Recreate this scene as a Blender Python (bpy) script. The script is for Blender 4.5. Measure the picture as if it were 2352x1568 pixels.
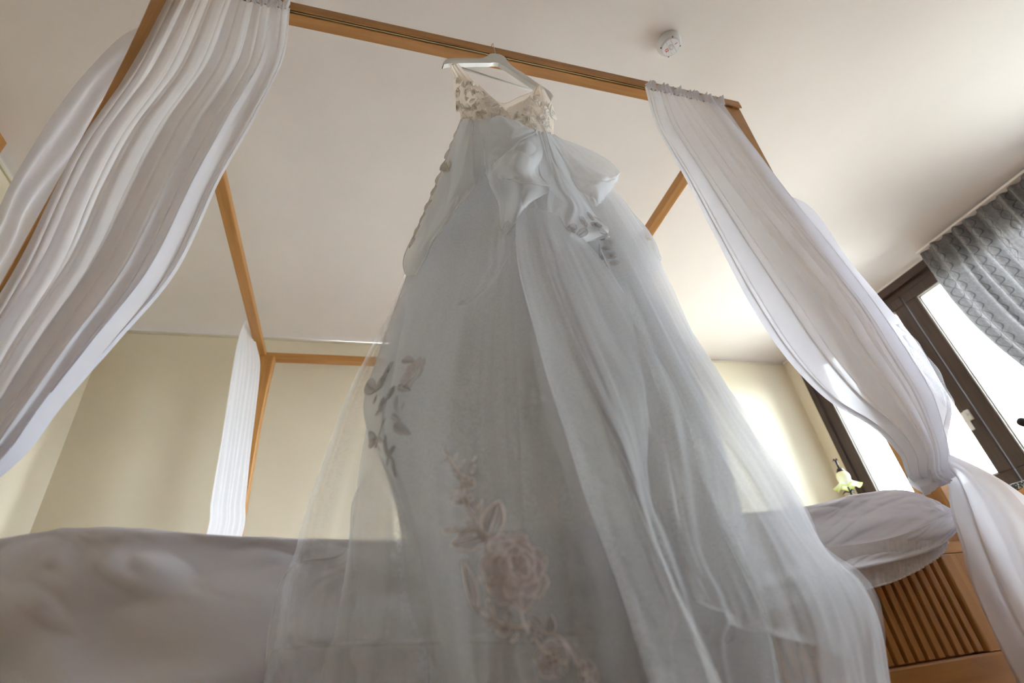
import bpy, bmesh, math, random
import numpy as np
from mathutils import Vector, Matrix
from mathutils.bvhtree import BVHTree

for o in list(bpy.data.objects): bpy.data.objects.remove(o, do_unlink=True)
SC = bpy.context.scene
COL = SC.collection
random.seed(4)

# ------------------------------------------------------------------ camera
YAW, PIT, ROL = 0.3407, 0.5696, -0.1333
CAM = np.array([0.6256, -0.8803, 0.3385]); FPX = 1170.115
fw = np.array([math.sin(YAW)*math.cos(PIT), math.cos(YAW)*math.cos(PIT), math.sin(PIT)])
r0 = np.cross(fw, [0, 0, 1]); r0 /= np.linalg.norm(r0); u0 = np.cross(r0, fw)
rt = math.cos(ROL)*r0 + math.sin(ROL)*u0
up = -math.sin(ROL)*r0 + math.cos(ROL)*u0
cd = bpy.data.cameras.new('camera'); cam = bpy.data.objects.new('camera', cd); COL.objects.link(cam)
cam.matrix_world = Matrix(((rt[0], up[0], -fw[0], CAM[0]), (rt[1], up[1], -fw[1], CAM[1]),
                           (rt[2], up[2], -fw[2], CAM[2]), (0, 0, 0, 1)))
cd.sensor_fit = 'HORIZONTAL'; cd.sensor_width = 36; cd.lens = FPX/2352*36
cd.clip_start = 0.02; cd.clip_end = 200
cd.dof.use_dof = True; cd.dof.focus_distance = 1.35; cd.dof.aperture_fstop = 3.2
SC.camera = cam

# ------------------------------------------------------------------ light
w = bpy.data.worlds.new('overcast_sky'); SC.world = w; w.use_nodes = True
bg = w.node_tree.nodes['Background']
bg.inputs[1].default_value = 10.0
# white overcast sky above the horizon, dimmer paving and lawn below it
_nt = w.node_tree; _tc = _nt.nodes.new('ShaderNodeTexCoord'); _sx = _nt.nodes.new('ShaderNodeSeparateXYZ'); _cr = _nt.nodes.new('ShaderNodeValToRGB')
_nt.links.new(_tc.outputs['Generated'], _sx.inputs[0]); _mr = _nt.nodes.new('ShaderNodeMapRange'); _mr.inputs[1].default_value = -1
_nt.links.new(_sx.outputs[2], _mr.inputs[0]); _nt.links.new(_mr.outputs[0], _cr.inputs[0]); _nt.links.new(_cr.outputs[0], bg.inputs[0])
_e = _cr.color_ramp.elements; _e[0].position = .49; _e[0].color = (.26, .27, .26, 1); _e[1].position = .52; _e[1].color = (.85, .915, 1.0, 1)

SC.view_settings.view_transform = 'Standard'; SC.view_settings.look = 'None'
SC.view_settings.gamma = 1; SC.view_settings.use_curve_mapping = False
SC.view_settings.exposure = 2.32
cy = SC.cycles
cy.use_denoising = True
cy.max_bounces = 9; cy.diffuse_bounces = 5; cy.transparent_max_bounces = 28
cy.use_adaptive_sampling = True; cy.adaptive_threshold = .03
cy.transmission_bounces = 8; cy.sample_clamp_indirect = 6

# ------------------------------------------------------------------ room size
XR, XL, YB, YF, HC = 4.436, -0.949, 2.368, -2.9, 2.464
HX = HC + 0.068

def un(px, py, ax, val):
    """world point on the plane axis=val that lies on the sight line of (px,py)"""
    i = 'xyz'.index(ax)
    d = fw + (px-1176)/FPX*rt + (784-py)/FPX*up
    return CAM + d*(val-CAM[i])/d[i]
def P(px, py, y): return un(px, py, 'y', y)

# ------------------------------------------------------------------ noise
def _hash(ix, iy, s):
    h = np.sin(ix*127.1 + iy*311.7 + s*74.7)*43758.5453
    return h - np.floor(h)
def vnoise(x, y, s=0.0):
    ix, iy = np.floor(x), np.floor(y); fx, fy = x-ix, y-iy
    fx = fx*fx*fx*(fx*(fx*6-15)+10); fy = fy*fy*fy*(fy*(fy*6-15)+10)
    a = _hash(ix, iy, s); b = _hash(ix+1, iy, s); c = _hash(ix, iy+1, s); d = _hash(ix+1, iy+1, s)
    return (a*(1-fx)+b*fx)*(1-fy)+(c*(1-fx)+d*fx)*fy - 0.5
def fbm(x, y, s=0.0, n=3):
    r = 0; a = 1.0
    for k in range(n):
        r = r + a*vnoise(x*2**k, y*2**k, s+k*3.3); a *= .5
    return r
def crease(x, y, s=0.0):
    return -np.abs(vnoise(x, y, s))*2 + .5

# ------------------------------------------------------------------ materials
def new_mat(name):
    m = bpy.data.materials.new(name); m.use_nodes = True
    nt = m.node_tree; nt.nodes.clear()
    out = nt.nodes.new('ShaderNodeOutputMaterial')
    return m, nt, out
def N(nt, t, **k):
    n = nt.nodes.new(t)
    for a, b in k.items():
        if a.startswith('i_'): n.inputs[a[2:].replace('_', ' ')].default_value = b
        else: setattr(n, a, b)
    return n
def L(nt, a, b): nt.links.new(a, b)
def coords(nt, scale=(1, 1, 1), uv=False, rot=(0, 0, 0)):
    tc = N(nt, 'ShaderNodeTexCoord'); mp = N(nt, 'ShaderNodeMapping')
    mp.inputs['Scale'].default_value = scale; mp.inputs['Rotation'].default_value = rot
    L(nt, tc.outputs['UV' if uv else 'Object'], mp.inputs[0]); return mp.outputs[0]
def bump(nt, h, strength, dist=.01):
    b = N(nt, 'ShaderNodeBump'); b.inputs['Strength'].default_value = strength; b.inputs['Distance'].default_value = dist
    L(nt, h, b.inputs['Height']); return b.outputs[0]
def ramp(nt, fac, stops):
    r = N(nt, 'ShaderNodeValToRGB'); e = r.color_ramp.elements
    while len(e) < len(stops): e.new(.5)
    for q, (p, c) in zip(e, stops):
        q.position = p; q.color = (*c, 1) if len(c) == 3 else c
    L(nt, fac, r.inputs[0]); return r.outputs[0]

def plain(name, col, rough=.6, metal=0, noise=.04, nscale=8, bstr=.05):
    m, nt, out = new_mat(name)
    b = N(nt, 'ShaderNodeBsdfPrincipled'); b.inputs['Roughness'].default_value = rough; b.inputs['Metallic'].default_value = metal
    n = N(nt, 'ShaderNodeTexNoise'); n.inputs['Scale'].default_value = nscale; n.inputs['Detail'].default_value = 4
    L(nt, coords(nt), n.inputs[0])
    lo = tuple(max(0, c*(1-noise)) for c in col); hi = tuple(min(1, c*(1+noise)) for c in col)
    L(nt, ramp(nt, n.outputs[0], [(.3, lo), (.7, hi)]), b.inputs['Base Color'])
    if bstr:
        n2 = N(nt, 'ShaderNodeTexNoise'); n2.inputs['Scale'].default_value = nscale*30
        L(nt, coords(nt), n2.inputs[0]); L(nt, bump(nt, n2.outputs[0], bstr, .002), b.inputs['Normal'])
    L(nt, b.outputs[0], out.inputs[0]); return m

def wood(name, dark, light, axis='z', rough=.42, knots=True, scale=1.0):
    m, nt, out = new_mat(name)
    b = N(nt, 'ShaderNodeBsdfPrincipled'); b.inputs['Roughness'].default_value = rough
    sc = {'x': (1.2, 22, 22), 'y': (22, 1.2, 22), 'z': (22, 22, 1.2)}[axis]
    sc = tuple(v*scale for v in sc)
    n = N(nt, 'ShaderNodeTexNoise'); n.inputs['Scale'].default_value = 2.2; n.inputs['Detail'].default_value = 6; n.inputs['Distortion'].default_value = .8
    L(nt, coords(nt, sc), n.inputs[0])
    c = ramp(nt, n.outputs[0], [(.25, dark), (.5, tuple((a+b_)/2 for a, b_ in zip(dark, light))), (.75, light)])
    if knots:
        v = N(nt, 'ShaderNodeTexVoronoi'); v.inputs['Scale'].default_value = 1.6; v.inputs['Randomness'].default_value = 1
        ks = {'x': (1, 7, 7), 'y': (7, 1, 7), 'z': (7, 7, 1)}[axis]
        L(nt, coords(nt, ks), v.inputs[0])
        kr = ramp(nt, v.outputs['Distance'], [(.04, (1, 1, 1)), (.09, (0, 0, 0))])
        mx = N(nt, 'ShaderNodeMix', data_type='RGBA'); L(nt, kr, mx.inputs[0]); L(nt, c, mx.inputs[6])
        mx.inputs[7].default_value = (dark[0]*.4, dark[1]*.35, dark[2]*.3, 1); c = mx.outputs[2]
    L(nt, c, b.inputs['Base Color'])
    L(nt, bump(nt, n.outputs[0], .12, .002), b.inputs['Normal'])
    L(nt, b.outputs[0], out.inputs[0]); return m

def cloth(name, col, alpha=1.0, trans=.4, weave=900, wstr=.15, rough=.9, sheen=0.0, var=0.0, edge=0.0, patchy=0.0):
    """woven cloth: diffuse + translucent threads, open area lets light straight through"""
    m, nt, out = new_mat(name)
    d = N(nt, 'ShaderNodeBsdfDiffuse'); t = N(nt, 'ShaderNodeBsdfTranslucent')
    d.inputs[0].default_value = (*col, 1); t.inputs[0].default_value = (*col, 1)
    mx = N(nt, 'ShaderNodeMixShader'); mx.inputs[0].default_value = trans
    L(nt, d.outputs[0], mx.inputs[1]); L(nt, t.outputs[0], mx.inputs[2])
    n = N(nt, 'ShaderNodeTexNoise'); n.inputs['Scale'].default_value = weave; n.inputs['Detail'].default_value = 1
    L(nt, coords(nt), n.inputs[0]); bn = bump(nt, n.outputs[0], wstr, .001)
    L(nt, bn, d.inputs['Normal'])
    cur = mx.outputs[0]
    if sheen:
        g = N(nt, 'ShaderNodeBsdfGlossy'); g.inputs['Roughness'].default_value = .35
        L(nt, bn, g.inputs['Normal'])
        m2 = N(nt, 'ShaderNodeMixShader'); m2.inputs[0].default_value = sheen
        L(nt, cur, m2.inputs[1]); L(nt, g.outputs[0], m2.inputs[2]); cur = m2.outputs[0]
    if alpha < 1:
        tr = N(nt, 'ShaderNodeBsdfTransparent'); m3 = N(nt, 'ShaderNodeMixShader')
        # mesh openness varies a little with the weave and with uneven gathering
        n2 = N(nt, 'ShaderNodeTexNoise'); n2.inputs['Scale'].default_value = 900; n2.inputs['Detail'].default_value = 2
        L(nt, coords(nt), n2.inputs[0])
        mr = N(nt, 'ShaderNodeMapRange'); mr.inputs[1].default_value = .3; mr.inputs[2].default_value = .7
        mr.inputs[3].default_value = max(0, alpha-var); mr.inputs[4].default_value = min(1, alpha+var)
        L(nt, n2.outputs[0], mr.inputs[0]); f = mr.outputs[0]
        if edge:
            lw = N(nt, 'ShaderNodeLayerWeight'); lw.inputs[0].default_value = .35
            ma = N(nt, 'ShaderNodeMath', operation='MULTIPLY_ADD', use_clamp=True)
            L(nt, lw.outputs['Facing'], ma.inputs[0]); ma.inputs[1].default_value = edge; L(nt, f, ma.inputs[2]); f = ma.outputs[0]
        L(nt, f, m3.inputs[0]); L(nt, tr.outputs[0], m3.inputs[1]); L(nt, cur, m3.inputs[2]); cur = m3.outputs[0]
    L(nt, cur, out.inputs[0]); return m

M = {}
M['ceiling'] = plain('ceiling_paint', (.86, .815, .79), .9, noise=.015, nscale=3)
M['wall'] = plain('wall_paint_cream', (.82, .75, .595), .9, noise=.02, nscale=3)
M['trim'] = plain('trim_paint', (.72, .67, .52), .8)
M['floor'] = wood('floor_oak', (.16, .09, .045), (.3, .18, .09), 'y', knots=False)
for a in 'xyz':
    M['alder_'+a] = wood('alder_wood_'+a, (.42, .19, .048), (.60, .30, .088), a)
M['winwood_y'] = wood('dark_window_wood_y', (.035, .018, .012), (.07, .038, .026), 'y', knots=False)
M['winwood_z'] = wood('dark_window_wood_z', (.035, .018, .012), (.07, .038, .026), 'z', knots=False)
M['track'] = plain('brass_track', (.35, .30, .16), .35, metal=.9, bstr=0)
M['trackdark'] = plain('track_groove', (.03, .02, .012), .8, bstr=0)
M['bead'] = plain('glazing_bead', (.42, .40, .36), .45, bstr=0)
M['steel'] = plain('chrome_steel', (.6, .6, .62), .18, metal=1, bstr=0)
M['nickel'] = plain('white_handle', (.75, .72, .68), .35, bstr=0)
M['black'] = plain('black_metal', (.02, .02, .022), .4, metal=.4, bstr=0)
M['plastic'] = plain('white_plastic', (.82, .83, .86), .35, bstr=0)
M['hanger'] = plain('white_hanger_paint', (.80, .81, .79), .35, bstr=.02)
M['red'] = plain('red_ink', (.65, .05, .03), .6, bstr=0)
M['greyink'] = plain('grey_ink', (.35, .33, .35), .6, bstr=0)
M['pinkink'] = plain('pink_grey_ink', (.50, .38, .40), .6, bstr=0)
M['curtain'] = cloth('sheer_white_curtain', (.87, .875, .925), .985, .50, var=.01, edge=.1)
M['curtain_thin'] = cloth('thin_white_curtain', (.88, .88, .92), .88, .45, var=.03, edge=.2)
M['voile_shaded'] = cloth('shaded_side_voile', (.70, .68, .73), .72, .4, var=.03, edge=.25)  # white curtain cloth greyed and thinned, shade put into its colour
M['duvet'] = cloth('cotton_duvet', (.82, .81, .86), 1, .12)
M['sheet'] = cloth('cotton_sheet', (.84, .83, .86), 1, .15)
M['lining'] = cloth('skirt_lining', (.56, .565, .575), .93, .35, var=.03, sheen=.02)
M['tulle'] = cloth('tulle', (.81, .815, .83), .24, .45, var=.07, edge=.30, sheen=.02)
M['tulle_fine'] = cloth('fine_tulle', (.81, .81, .83), .13, .45, var=.05, edge=.22)
M['organza'] = cloth('organza', (.84, .85, .855), .50, .45, var=.05, edge=.35, sheen=.03)
M['hem'] = cloth('rolled_hem', (.86, .87, .89), .50, .35)
M['flounce_hem'] = cloth('flounce_hem', (.90, .91, .92), .75, .35)
M['lace'] = cloth('ivory_lace', (.96, .92, .86), .92, .5, var=.1)
M['lacebase'] = cloth('nude_bodice_net', (.90, .82, .73), .86, .5, var=.08)
M['applique'] = cloth('applique_thread', (.93, .88, .88), .80, .3)
M['applique_net'] = cloth('applique_net', (.90, .84, .84), .30, .35)
M['applique_backlit'] = cloth('applique_backlit_thread', (.60, .56, .55), .42, .3)  # applique thread darkened, backlit shade painted into its colour
M['sequin'] = plain('sequin', (.95, .95, .95), .15, metal=.6, bstr=0)

def drape_mat():
    m, nt, out = new_mat('grey_patterned_drape')
    uv = coords(nt, (1, 1, 1), uv=True)
    sx = N(nt, 'ShaderNodeSeparateXYZ'); L(nt, uv, sx.inputs[0])
    def mth(op, a, b=None, c=None):
        n = N(nt, 'ShaderNodeMath', operation=op)
        for i, v in enumerate((a, b, c)):
            if v is None: continue
            if isinstance(v, (int, float)): n.inputs[i].default_value = v
            else: L(nt, v, n.inputs[i])
        return n.outputs[0]
    # ogee lattice: x +- A sin(y) repeated
    s = mth('SINE', mth('MULTIPLY', sx.outputs[1], 2*math.pi*9))
    def fam(sign):
        a = mth('ADD', mth('MULTIPLY', sx.outputs[0], 13), mth('MULTIPLY', s, .23*sign))
        fr = mth('FRACT', a); return mth('ABSOLUTE', mth('SUBTRACT', fr, .5))
    d = mth('MINIMUM', fam(1), fam(-1))
    line = ramp(nt, d, [(.012, (1, 1, 1)), (.035, (0, 0, 0))])
    n = N(nt, 'ShaderNodeTexNoise'); n.inputs['Scale'].default_value = 60; L(nt, coords(nt), n.inputs[0])
    base = ramp(nt, n.outputs[0], [(.3, (.23, .222, .22)), (.7, (.31, .298, .295))])
    mx = N(nt, 'ShaderNodeMix', data_type='RGBA'); L(nt, line, mx.inputs[0]); L(nt, base, mx.inputs[6]); mx.inputs[7].default_value = (.12, .12, .125, 1)
    df = N(nt, 'ShaderNodeBsdfDiffuse'); tl = N(nt, 'ShaderNodeBsdfTranslucent')
    L(nt, mx.outputs[2], df.inputs[0]); L(nt, mx.outputs[2], tl.inputs[0])
    ms = N(nt, 'ShaderNodeMixShader'); ms.inputs[0].default_value = .14
    L(nt, df.outputs[0], ms.inputs[1]); L(nt, tl.outputs[0], ms.inputs[2]); L(nt, ms.outputs[0], out.inputs[0]); return m
M['drape'] = drape_mat()
def glass_mat():
    m, nt, out = new_mat('window_glass')
    tr = N(nt, 'ShaderNodeBsdfTransparent'); tr.inputs[0].default_value = (.96, .98, .98, 1)
    g = N(nt, 'ShaderNodeBsdfGlossy'); g.inputs['Roughness'].default_value = .02
    f = N(nt, 'ShaderNodeFresnel'); f.inputs[0].default_value = 1.3
    mx = N(nt, 'ShaderNodeMixShader'); L(nt, f.outputs[0], mx.inputs[0]); L(nt, tr.outputs[0], mx.inputs[1]); L(nt, g.outputs[0], mx.inputs[2])
    L(nt, mx.outputs[0], out.inputs[0]); return m
M['glass'] = glass_mat()
def shade_mat():
    m, nt, out = new_mat('flower_glass_shade')
    at = N(nt, 'ShaderNodeTexCoord'); sx = N(nt, 'ShaderNodeSeparateXYZ'); L(nt, at.outputs['UV'], sx.inputs[0])
    c = ramp(nt, sx.outputs[1], [(0, (.75, .62, .34)), (.25, (.80, .80, .60)), (.7, (.88, .90, .86)), (.9, (.62, .74, .20))])
    d = N(nt, 'ShaderNodeBsdfDiffuse'); t = N(nt, 'ShaderNodeBsdfTranslucent'); g = N(nt, 'ShaderNodeBsdfGlossy'); g.inputs[1].default_value = .15
    L(nt, c, d.inputs[0]); L(nt, c, t.inputs[0])
    a = N(nt, 'ShaderNodeMixShader'); a.inputs[0].default_value = .55; L(nt, d.outputs[0], a.inputs[1]); L(nt, t.outputs[0], a.inputs[2])
    b = N(nt, 'ShaderNodeMixShader'); b.inputs[0].default_value = .08; L(nt, a.outputs[0], b.inputs[1]); L(nt, g.outputs[0], b.inputs[2])
    L(nt, b.outputs[0], out.inputs[0]); return m
M['shade'] = shade_mat()

# ------------------------------------------------------------------ object helpers
def tag(o, label=None, cat=None, group=None, kind=None):
    if label: o['label'] = label
    if cat: o['category'] = cat
    if group: o['group'] = group
    if kind: o['kind'] = kind
    return o
def empty(name, loc=(0, 0, 0), **k):
    o = bpy.data.objects.new(name, None); o.location = loc; o.empty_display_size = .05; COL.objects.link(o)
    tag(o, **k); return o
def link(name, me, mat, parent=None, smooth=False):
    o = bpy.data.objects.new(name, me); COL.objects.link(o)
    for m in (mat if isinstance(mat, (list, tuple)) else [mat]): me.materials.append(m)
    if smooth:
        me.polygons.foreach_set('use_smooth', [True]*len(me.polygons))
    if parent is not None:
        o.parent = parent; o.matrix_parent_inverse = Matrix.Translation(-parent.location) if parent.type == 'EMPTY' else Matrix()
    return o
def from_bm(name, bm, mat, parent=None, smooth=False):
    me = bpy.data.meshes.new(name); bm.to_mesh(me); bm.free(); return link(name, me, mat, parent, smooth)
def box(bm, x0, x1, y0, y1, z0, z1, bev=0.0, seg=2):
    r = bmesh.ops.create_cube(bm, size=1); vs = r['verts']
    for v in vs:
        v.co = ((x0+x1)/2+v.co.x*(x1-x0), (y0+y1)/2+v.co.y*(y1-y0), (z0+z1)/2+v.co.z*(z1-z0))
    if bev:
        es = list({e for v in vs for e in v.link_edges})
        bmesh.ops.bevel(bm, geom=es, offset=bev, segments=seg, affect='EDGES', profile=.5)
def boxo(name, mat, b, parent=None, bev=0.0):
    bm = bmesh.new(); box(bm, *b, bev=bev); return from_bm(name, bm, mat, parent)
def tube_bm(bm, pts, rad, seg=8, cap=True):
    pts = [Vector(p) for p in pts]; n = len(pts)
    rr = rad if isinstance(rad, (list, tuple)) else [rad]*n
    rings = []; prev = None
    for i, p in enumerate(pts):
        t = (pts[min(i+1, n-1)]-pts[max(i-1, 0)]).normalized()
        if prev is None:
            a = t.orthogonal().normalized()
        else:
            a = (prev-t*prev.dot(t)).normalized()
        prev = a; b = t.cross(a)
        rings.append([bm.verts.new(p+(a*math.cos(2*math.pi*k/seg)+b*math.sin(2*math.pi*k/seg))*rr[i]) for k in range(seg)])
    for i in range(n-1):
        for k in range(seg):
            bm.faces.new((rings[i][k], rings[i][(k+1) % seg], rings[i+1][(k+1) % seg], rings[i+1][k]))
    if cap:
        bm.faces.new(rings[0][::-1]); bm.faces.new(rings[-1])
def tube(name, mat, pts, rad, parent=None, seg=8):
    bm = bmesh.new(); tube_bm(bm, pts, rad, seg); return from_bm(name, bm, mat, parent, True)
def lathe(name, mat, prof, parent=None, seg=40, loc=(0, 0, 0), wav=None, uv=True):
    """prof: (r,z) list; wav(theta,i)->(dr,dz)"""
    n = len(prof); V = []; F = []; U = []
    for i, (r, z) in enumerate(prof):
        for k in range(seg):
            th = 2*math.pi*k/seg; dr, dz = wav(th, i/(n-1)) if wav else (0, 0)
            V.append((loc[0]+(r+dr)*math.cos(th), loc[1]+(r+dr)*math.sin(th), loc[2]+z+dz))
    for i in range(n-1):
        for k in range(seg):
            F.append((i*seg+k, i*seg+(k+1) % seg, (i+1)*seg+(k+1) % seg, (i+1)*seg+k))
            U += [(k/seg, i/(n-1)), ((k+1)/seg, i/(n-1)), ((k+1)/seg, (i+1)/(n-1)), (k/seg, (i+1)/(n-1))]
    me = bpy.data.meshes.new(name); me.from_pydata(V, [], F)
    ul = me.uv_layers.new(name='UVMap')
    ul.data.foreach_set('uv', np.array(U).ravel())
    return link(name, me, mat, parent, True)

def catmull(A, n, axis=0):
    """resample array A along axis to n samples with Catmull-Rom"""
    A = np.moveaxis(np.asarray(A, float), axis, 0); k = A.shape[0]
    t = np.linspace(0, k-1, n); i = np.clip(np.floor(t).astype(int), 0, k-2); f = (t-i)
    g = lambda j: A[np.clip(j, 0, k-1)]
    sh = (n,)+(1,)*(A.ndim-1); f = f.reshape(sh)
    p0, p1, p2, p3 = g(i-1), g(i), g(i+1), g(i+2)
    p0 = np.where((i == 0).reshape(sh), 2*p1-p2, p0); p3 = np.where((i == k-2).reshape(sh), 2*p2-p1, p3)
    r = .5*((2*p1)+(-p0+p2)*f+(2*p0-5*p1+4*p2-p3)*f*f+(-p0+3*p1-3*p2+p3)*f**3)
    return np.moveaxis(r, 0, axis)
def grid_mesh(name, G, mat, parent=None, uvs=None, thick=0.0, flip=False):
    nv, nu, _ = G.shape
    V = G.reshape(-1, 3)
    idx = np.arange(nv*nu).reshape(nv, nu)
    F = np.stack([idx[:-1, :-1], idx[:-1, 1:], idx[1:, 1:], idx[1:, :-1]], -1).reshape(-1, 4)
    if flip: F = F[:, ::-1]
    me = bpy.data.meshes.new(name)
    me.vertices.add(len(V)); me.vertices.foreach_set('co', V.ravel())
    me.loops.add(F.size); me.loops.foreach_set('vertex_index', F.ravel().astype(np.int32))
    me.polygons.add(len(F)); me.polygons.foreach_set('loop_start', (np.arange(len(F))*4).astype(np.int32))
    me.polygons.foreach_set('loop_total', np.full(len(F), 4, np.int32))
    me.update(calc_edges=True)
    if uvs is None:
        uu, vv = np.meshgrid(np.linspace(0, 1, nu), np.linspace(0, 1, nv)); uvs = np.stack([uu, vv], -1)
    U = uvs.reshape(-1, 2)[F.ravel()]
    me.uv_layers.new(name='UVMap').data.foreach_set('uv', U.ravel().astype(np.float32))
    return link(name, me, mat, parent, True)
def ctrl(rows):
    """rows of control points; a 3-tuple (px,py,y) is sighted onto the plane y, ('w',x,y,z) is a world point"""
    out = []
    for r in rows:
        out.append([np.array(p[1:], float) if p[0] == 'w' else P(*p) for p in r])
    return np.array(out)
def patch(rows, nu, nv, disp=None):
    G = catmull(catmull(ctrl(rows), nv, 0), nu, 1)
    if disp is not None:
        u = np.linspace(0, 1, nu)[None, :]; v = np.linspace(0, 1, nv)[:, None]
        D = disp(u, v)
        if not isinstance(D, tuple): D = (0, D, 0)
        for k in range(3): G[:, :, k] += D[k]
    return G
def hem_of(G, which, name, parent, r=.0016, mat=None, step=1):
    line = {'bottom': G[-1], 'top': G[0], 'left': G[:, 0], 'right': G[:, -1]}[which][::step]
    return tube(name, mat or M['hem'], [tuple(p) for p in line], r, parent, 5)

# ================================================================== ROOM
def struct(o, label=None): o['kind'] = 'structure'; return tag(o, label)
struct(boxo('floor', M['floor'], (XL-.15, XR+.3, YF-.1, YB+.15, -.1, 0)), 'dark oak floor under the bed')
def room_wall(name, b, label): return struct(boxo(name, M['wall'], b), label)
room_wall('wall_back', (XL-.15, XR+.3, YB, YB+.15, 0, HC+.2), 'cream wall behind the head of the bed')
room_wall('wall_left', (XL-.15, XL, YF, YB, 0, HC+.2), 'cream wall on the left')
struct(boxo('wall_front', M['floor'], (XL-.15, XR+.3, YF-.15, YF, 0, HC+.2)), 'unseen wall behind the camera, made dark to cut bounced light')  # out of view; dark wood chosen to weaken light bouncing onto ceiling and dress
# window wall with two openings
WZ0, WZ1 = 0.885, 2.435
W1 = (-0.95, 2.225)
bm = bmesh.new()
X1 = XR+.28
for (a, b_) in ((YF, W1[0]), (W1[1], YB)): box(bm, XR, X1, a, b_, 0, HC+.2)
for (a, b_) in (W1,):
    box(bm, XR, X1, a, b_, 0, WZ0); box(bm, XR, X1, a, b_, WZ1, HC+.2)
struct(from_bm('wall_right', bm, M['wall']), 'cream window wall on the right')
# ceiling with a shallow cove along the walls
prof = [(0, 0), (.012, .012), (.05, .03), (.11, .046), (.17, .056), (.22, .063), (.27, .067), (.33, .068)]
V = []; F = []
for k, (d, h) in enumerate(prof):
    V += [(XL+d, YF+d, HC+h), (XR-d, YF+d, HC+h), (XR-d, YB-d, HC+h), (XL+d, YB-d, HC+h)]
for k in range(len(prof)-1):
    for j in range(4):
        a, b_ = 4*k+j, 4*k+(j+1) % 4; F.append((a, b_, b_+4, a+4))
k = 4*(len(prof)-1); F.append((k, k+1, k+2, k+3))
nv0 = len(V); V += [(XL-.2, YF-.2, HX+.15), (XR+.4, YF-.2, HX+.15), (XR+.4, YB+.2, HX+.15), (XL-.2, YB+.2, HX+.15)]
F.append((nv0, nv0+1, nv0+2, nv0+3))
for j in range(4): F.append((j, (j+1) % 4, nv0+(j+1) % 4, nv0+j))
me = bpy.data.meshes.new('ceiling'); me.from_pydata(V, [], F)
o = struct(link('ceiling', me, M['ceiling']), 'off white coved ceiling')
for p in me.polygons:
    if p.index < 4*(len(prof)-1)+1: p.use_smooth = True
# thin moulding where wall meets cove
def crown(name, b, lab): struct(boxo(name, M['trim'], b, bev=.002), lab)
crown('trim_1', (XL, XR, YB-.012, YB-.0005, HC-.022, HC-.006), 'thin cream moulding line at the top of the back wall')
crown('trim_2', (XL+.0005, XL+.012, YF, YB-.013, HC-.022, HC-.006), 'thin cream moulding line at the top of the left wall')
struct(boxo('trim_3', M['ceiling'], (XR-.022, XR-.0005, YF, YB-.013, HC-.02, HC+.004), bev=.002), 'white moulding strip above the window')
bm = bmesh.new(); box(bm, XL+.0, XL+.05, .2, .985, HC-.1, HC+.09, bev=.004)
from_bm('trim_4', bm, M['alder_y'])
o = bpy.data.objects['trim_4']; struct(o, 'corner of orange brown wooden trim high on the left wall'); o.location = (.0, .0, .0)

# ------------------------------------------------------------------ windows
def window(name, y0, y1, splits, label):
    root = empty(name, (XR+.02, (y0+y1)/2, WZ0), label=label, kind='structure')
    x0, x1 = XR-.035, XR+.06
    wy, wz = M['winwood_y'], M['winwood_z']
    # outer frame, stepped
    bm = bmesh.new(); box(bm, x0, x1, y0, y1, WZ1-.05, WZ1+.012, bev=.004); box(bm, x0+.03, x1, y0, y1, WZ1-.10, WZ1-.045, bev=.004)
    from_bm('frame_head', bm, wy, root)
    bm = bmesh.new(); box(bm, x0, x1, y0, y1, WZ0-.01, WZ0+.04, bev=.004)
    from_bm('frame_sill', bm, wy, root)
    for (a, b_) in ((y0, y0+.05), (y1-.05, y1)):
        bm = bmesh.new(); box(bm, x0, x1, a, b_, WZ0+.04, WZ1-.05, bev=.004)
        from_bm('frame_jamb', bm, wz, root)
    for (a, b_) in splits:
        sw = .085; z0, z1 = WZ0+.045, WZ1-.10; sx0, sx1 = x0+.018, x1+.01
        bm = bmesh.new()
        box(bm, sx0, sx1, a, b_, z0, z0+sw, bev=.005); box(bm, sx0, sx1, a, b_, z1-sw+.01, z1, bev=.005)
        box(bm, sx0, sx1, a, a+sw, z0+sw, z1-sw+.01, bev=.005); box(bm, sx0, sx1, b_-sw, b_, z0+sw, z1-sw+.01, bev=.005)
        s = from_bm('sash', bm, wz, root); s['label'] = 'dark brown wooden sash'
        bm = bmesh.new(); g = .014; aa, bb, c0, c1 = a+sw, b_-sw, z0+sw, z1-sw+.01
        for (q0, q1, p0, p1) in ((aa, bb, c0, c0+g), (aa, bb, c1-g, c1), (aa, aa+g, c0, c1), (bb-g, bb, c0, c1)):
            box(bm, sx0+.022, sx0+.05, q0, q1, p0, p1)
        for (q0, q1, p0, p1) in ((aa, bb, c0, c0+g*.5), (aa, bb, c1-g*.5, c1), (aa, aa+g*.5, c0, c1), (bb-g*.5, bb, c0, c1)):
            box(bm, sx0+.008, sx0+.022, q0, q1, p0, p1)
        from_bm('glazing_bead', bm, M['bead'], s).matrix_parent_inverse = s.matrix_world.inverted() if False else Matrix()
        bm = bmesh.new(); box(bm, sx0+.034, sx0+.038, aa+.003, bb-.003, c0+.003, c1-.003)
        from_bm('pane', bm, M['glass'], s)
    return root
w1 = window('window_1', W1[0], W1[1], [(1.178, W1[1]-.055), (.12, 1.170), (W1[0]+.055, .112)], 'tall dark brown framed window right of the bed')
# handle on the first sash's stile
hb = bmesh.new(); hx = XR-.017
box(hb, hx-.012, hx+.004, 1.205, 1.238, 1.355, 1.425, bev=.004)
box(hb, hx-.05, hx-.008, 1.212, 1.231, 1.386, 1.405, bev=.004)
box(hb, hx-.056, hx-.040, 1.210, 1.232, 1.285, 1.408, bev=.006)
o = from_bm('window_handle', hb, M['nickel'], w1); o['label'] = 'pale turned-down window handle'
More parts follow.
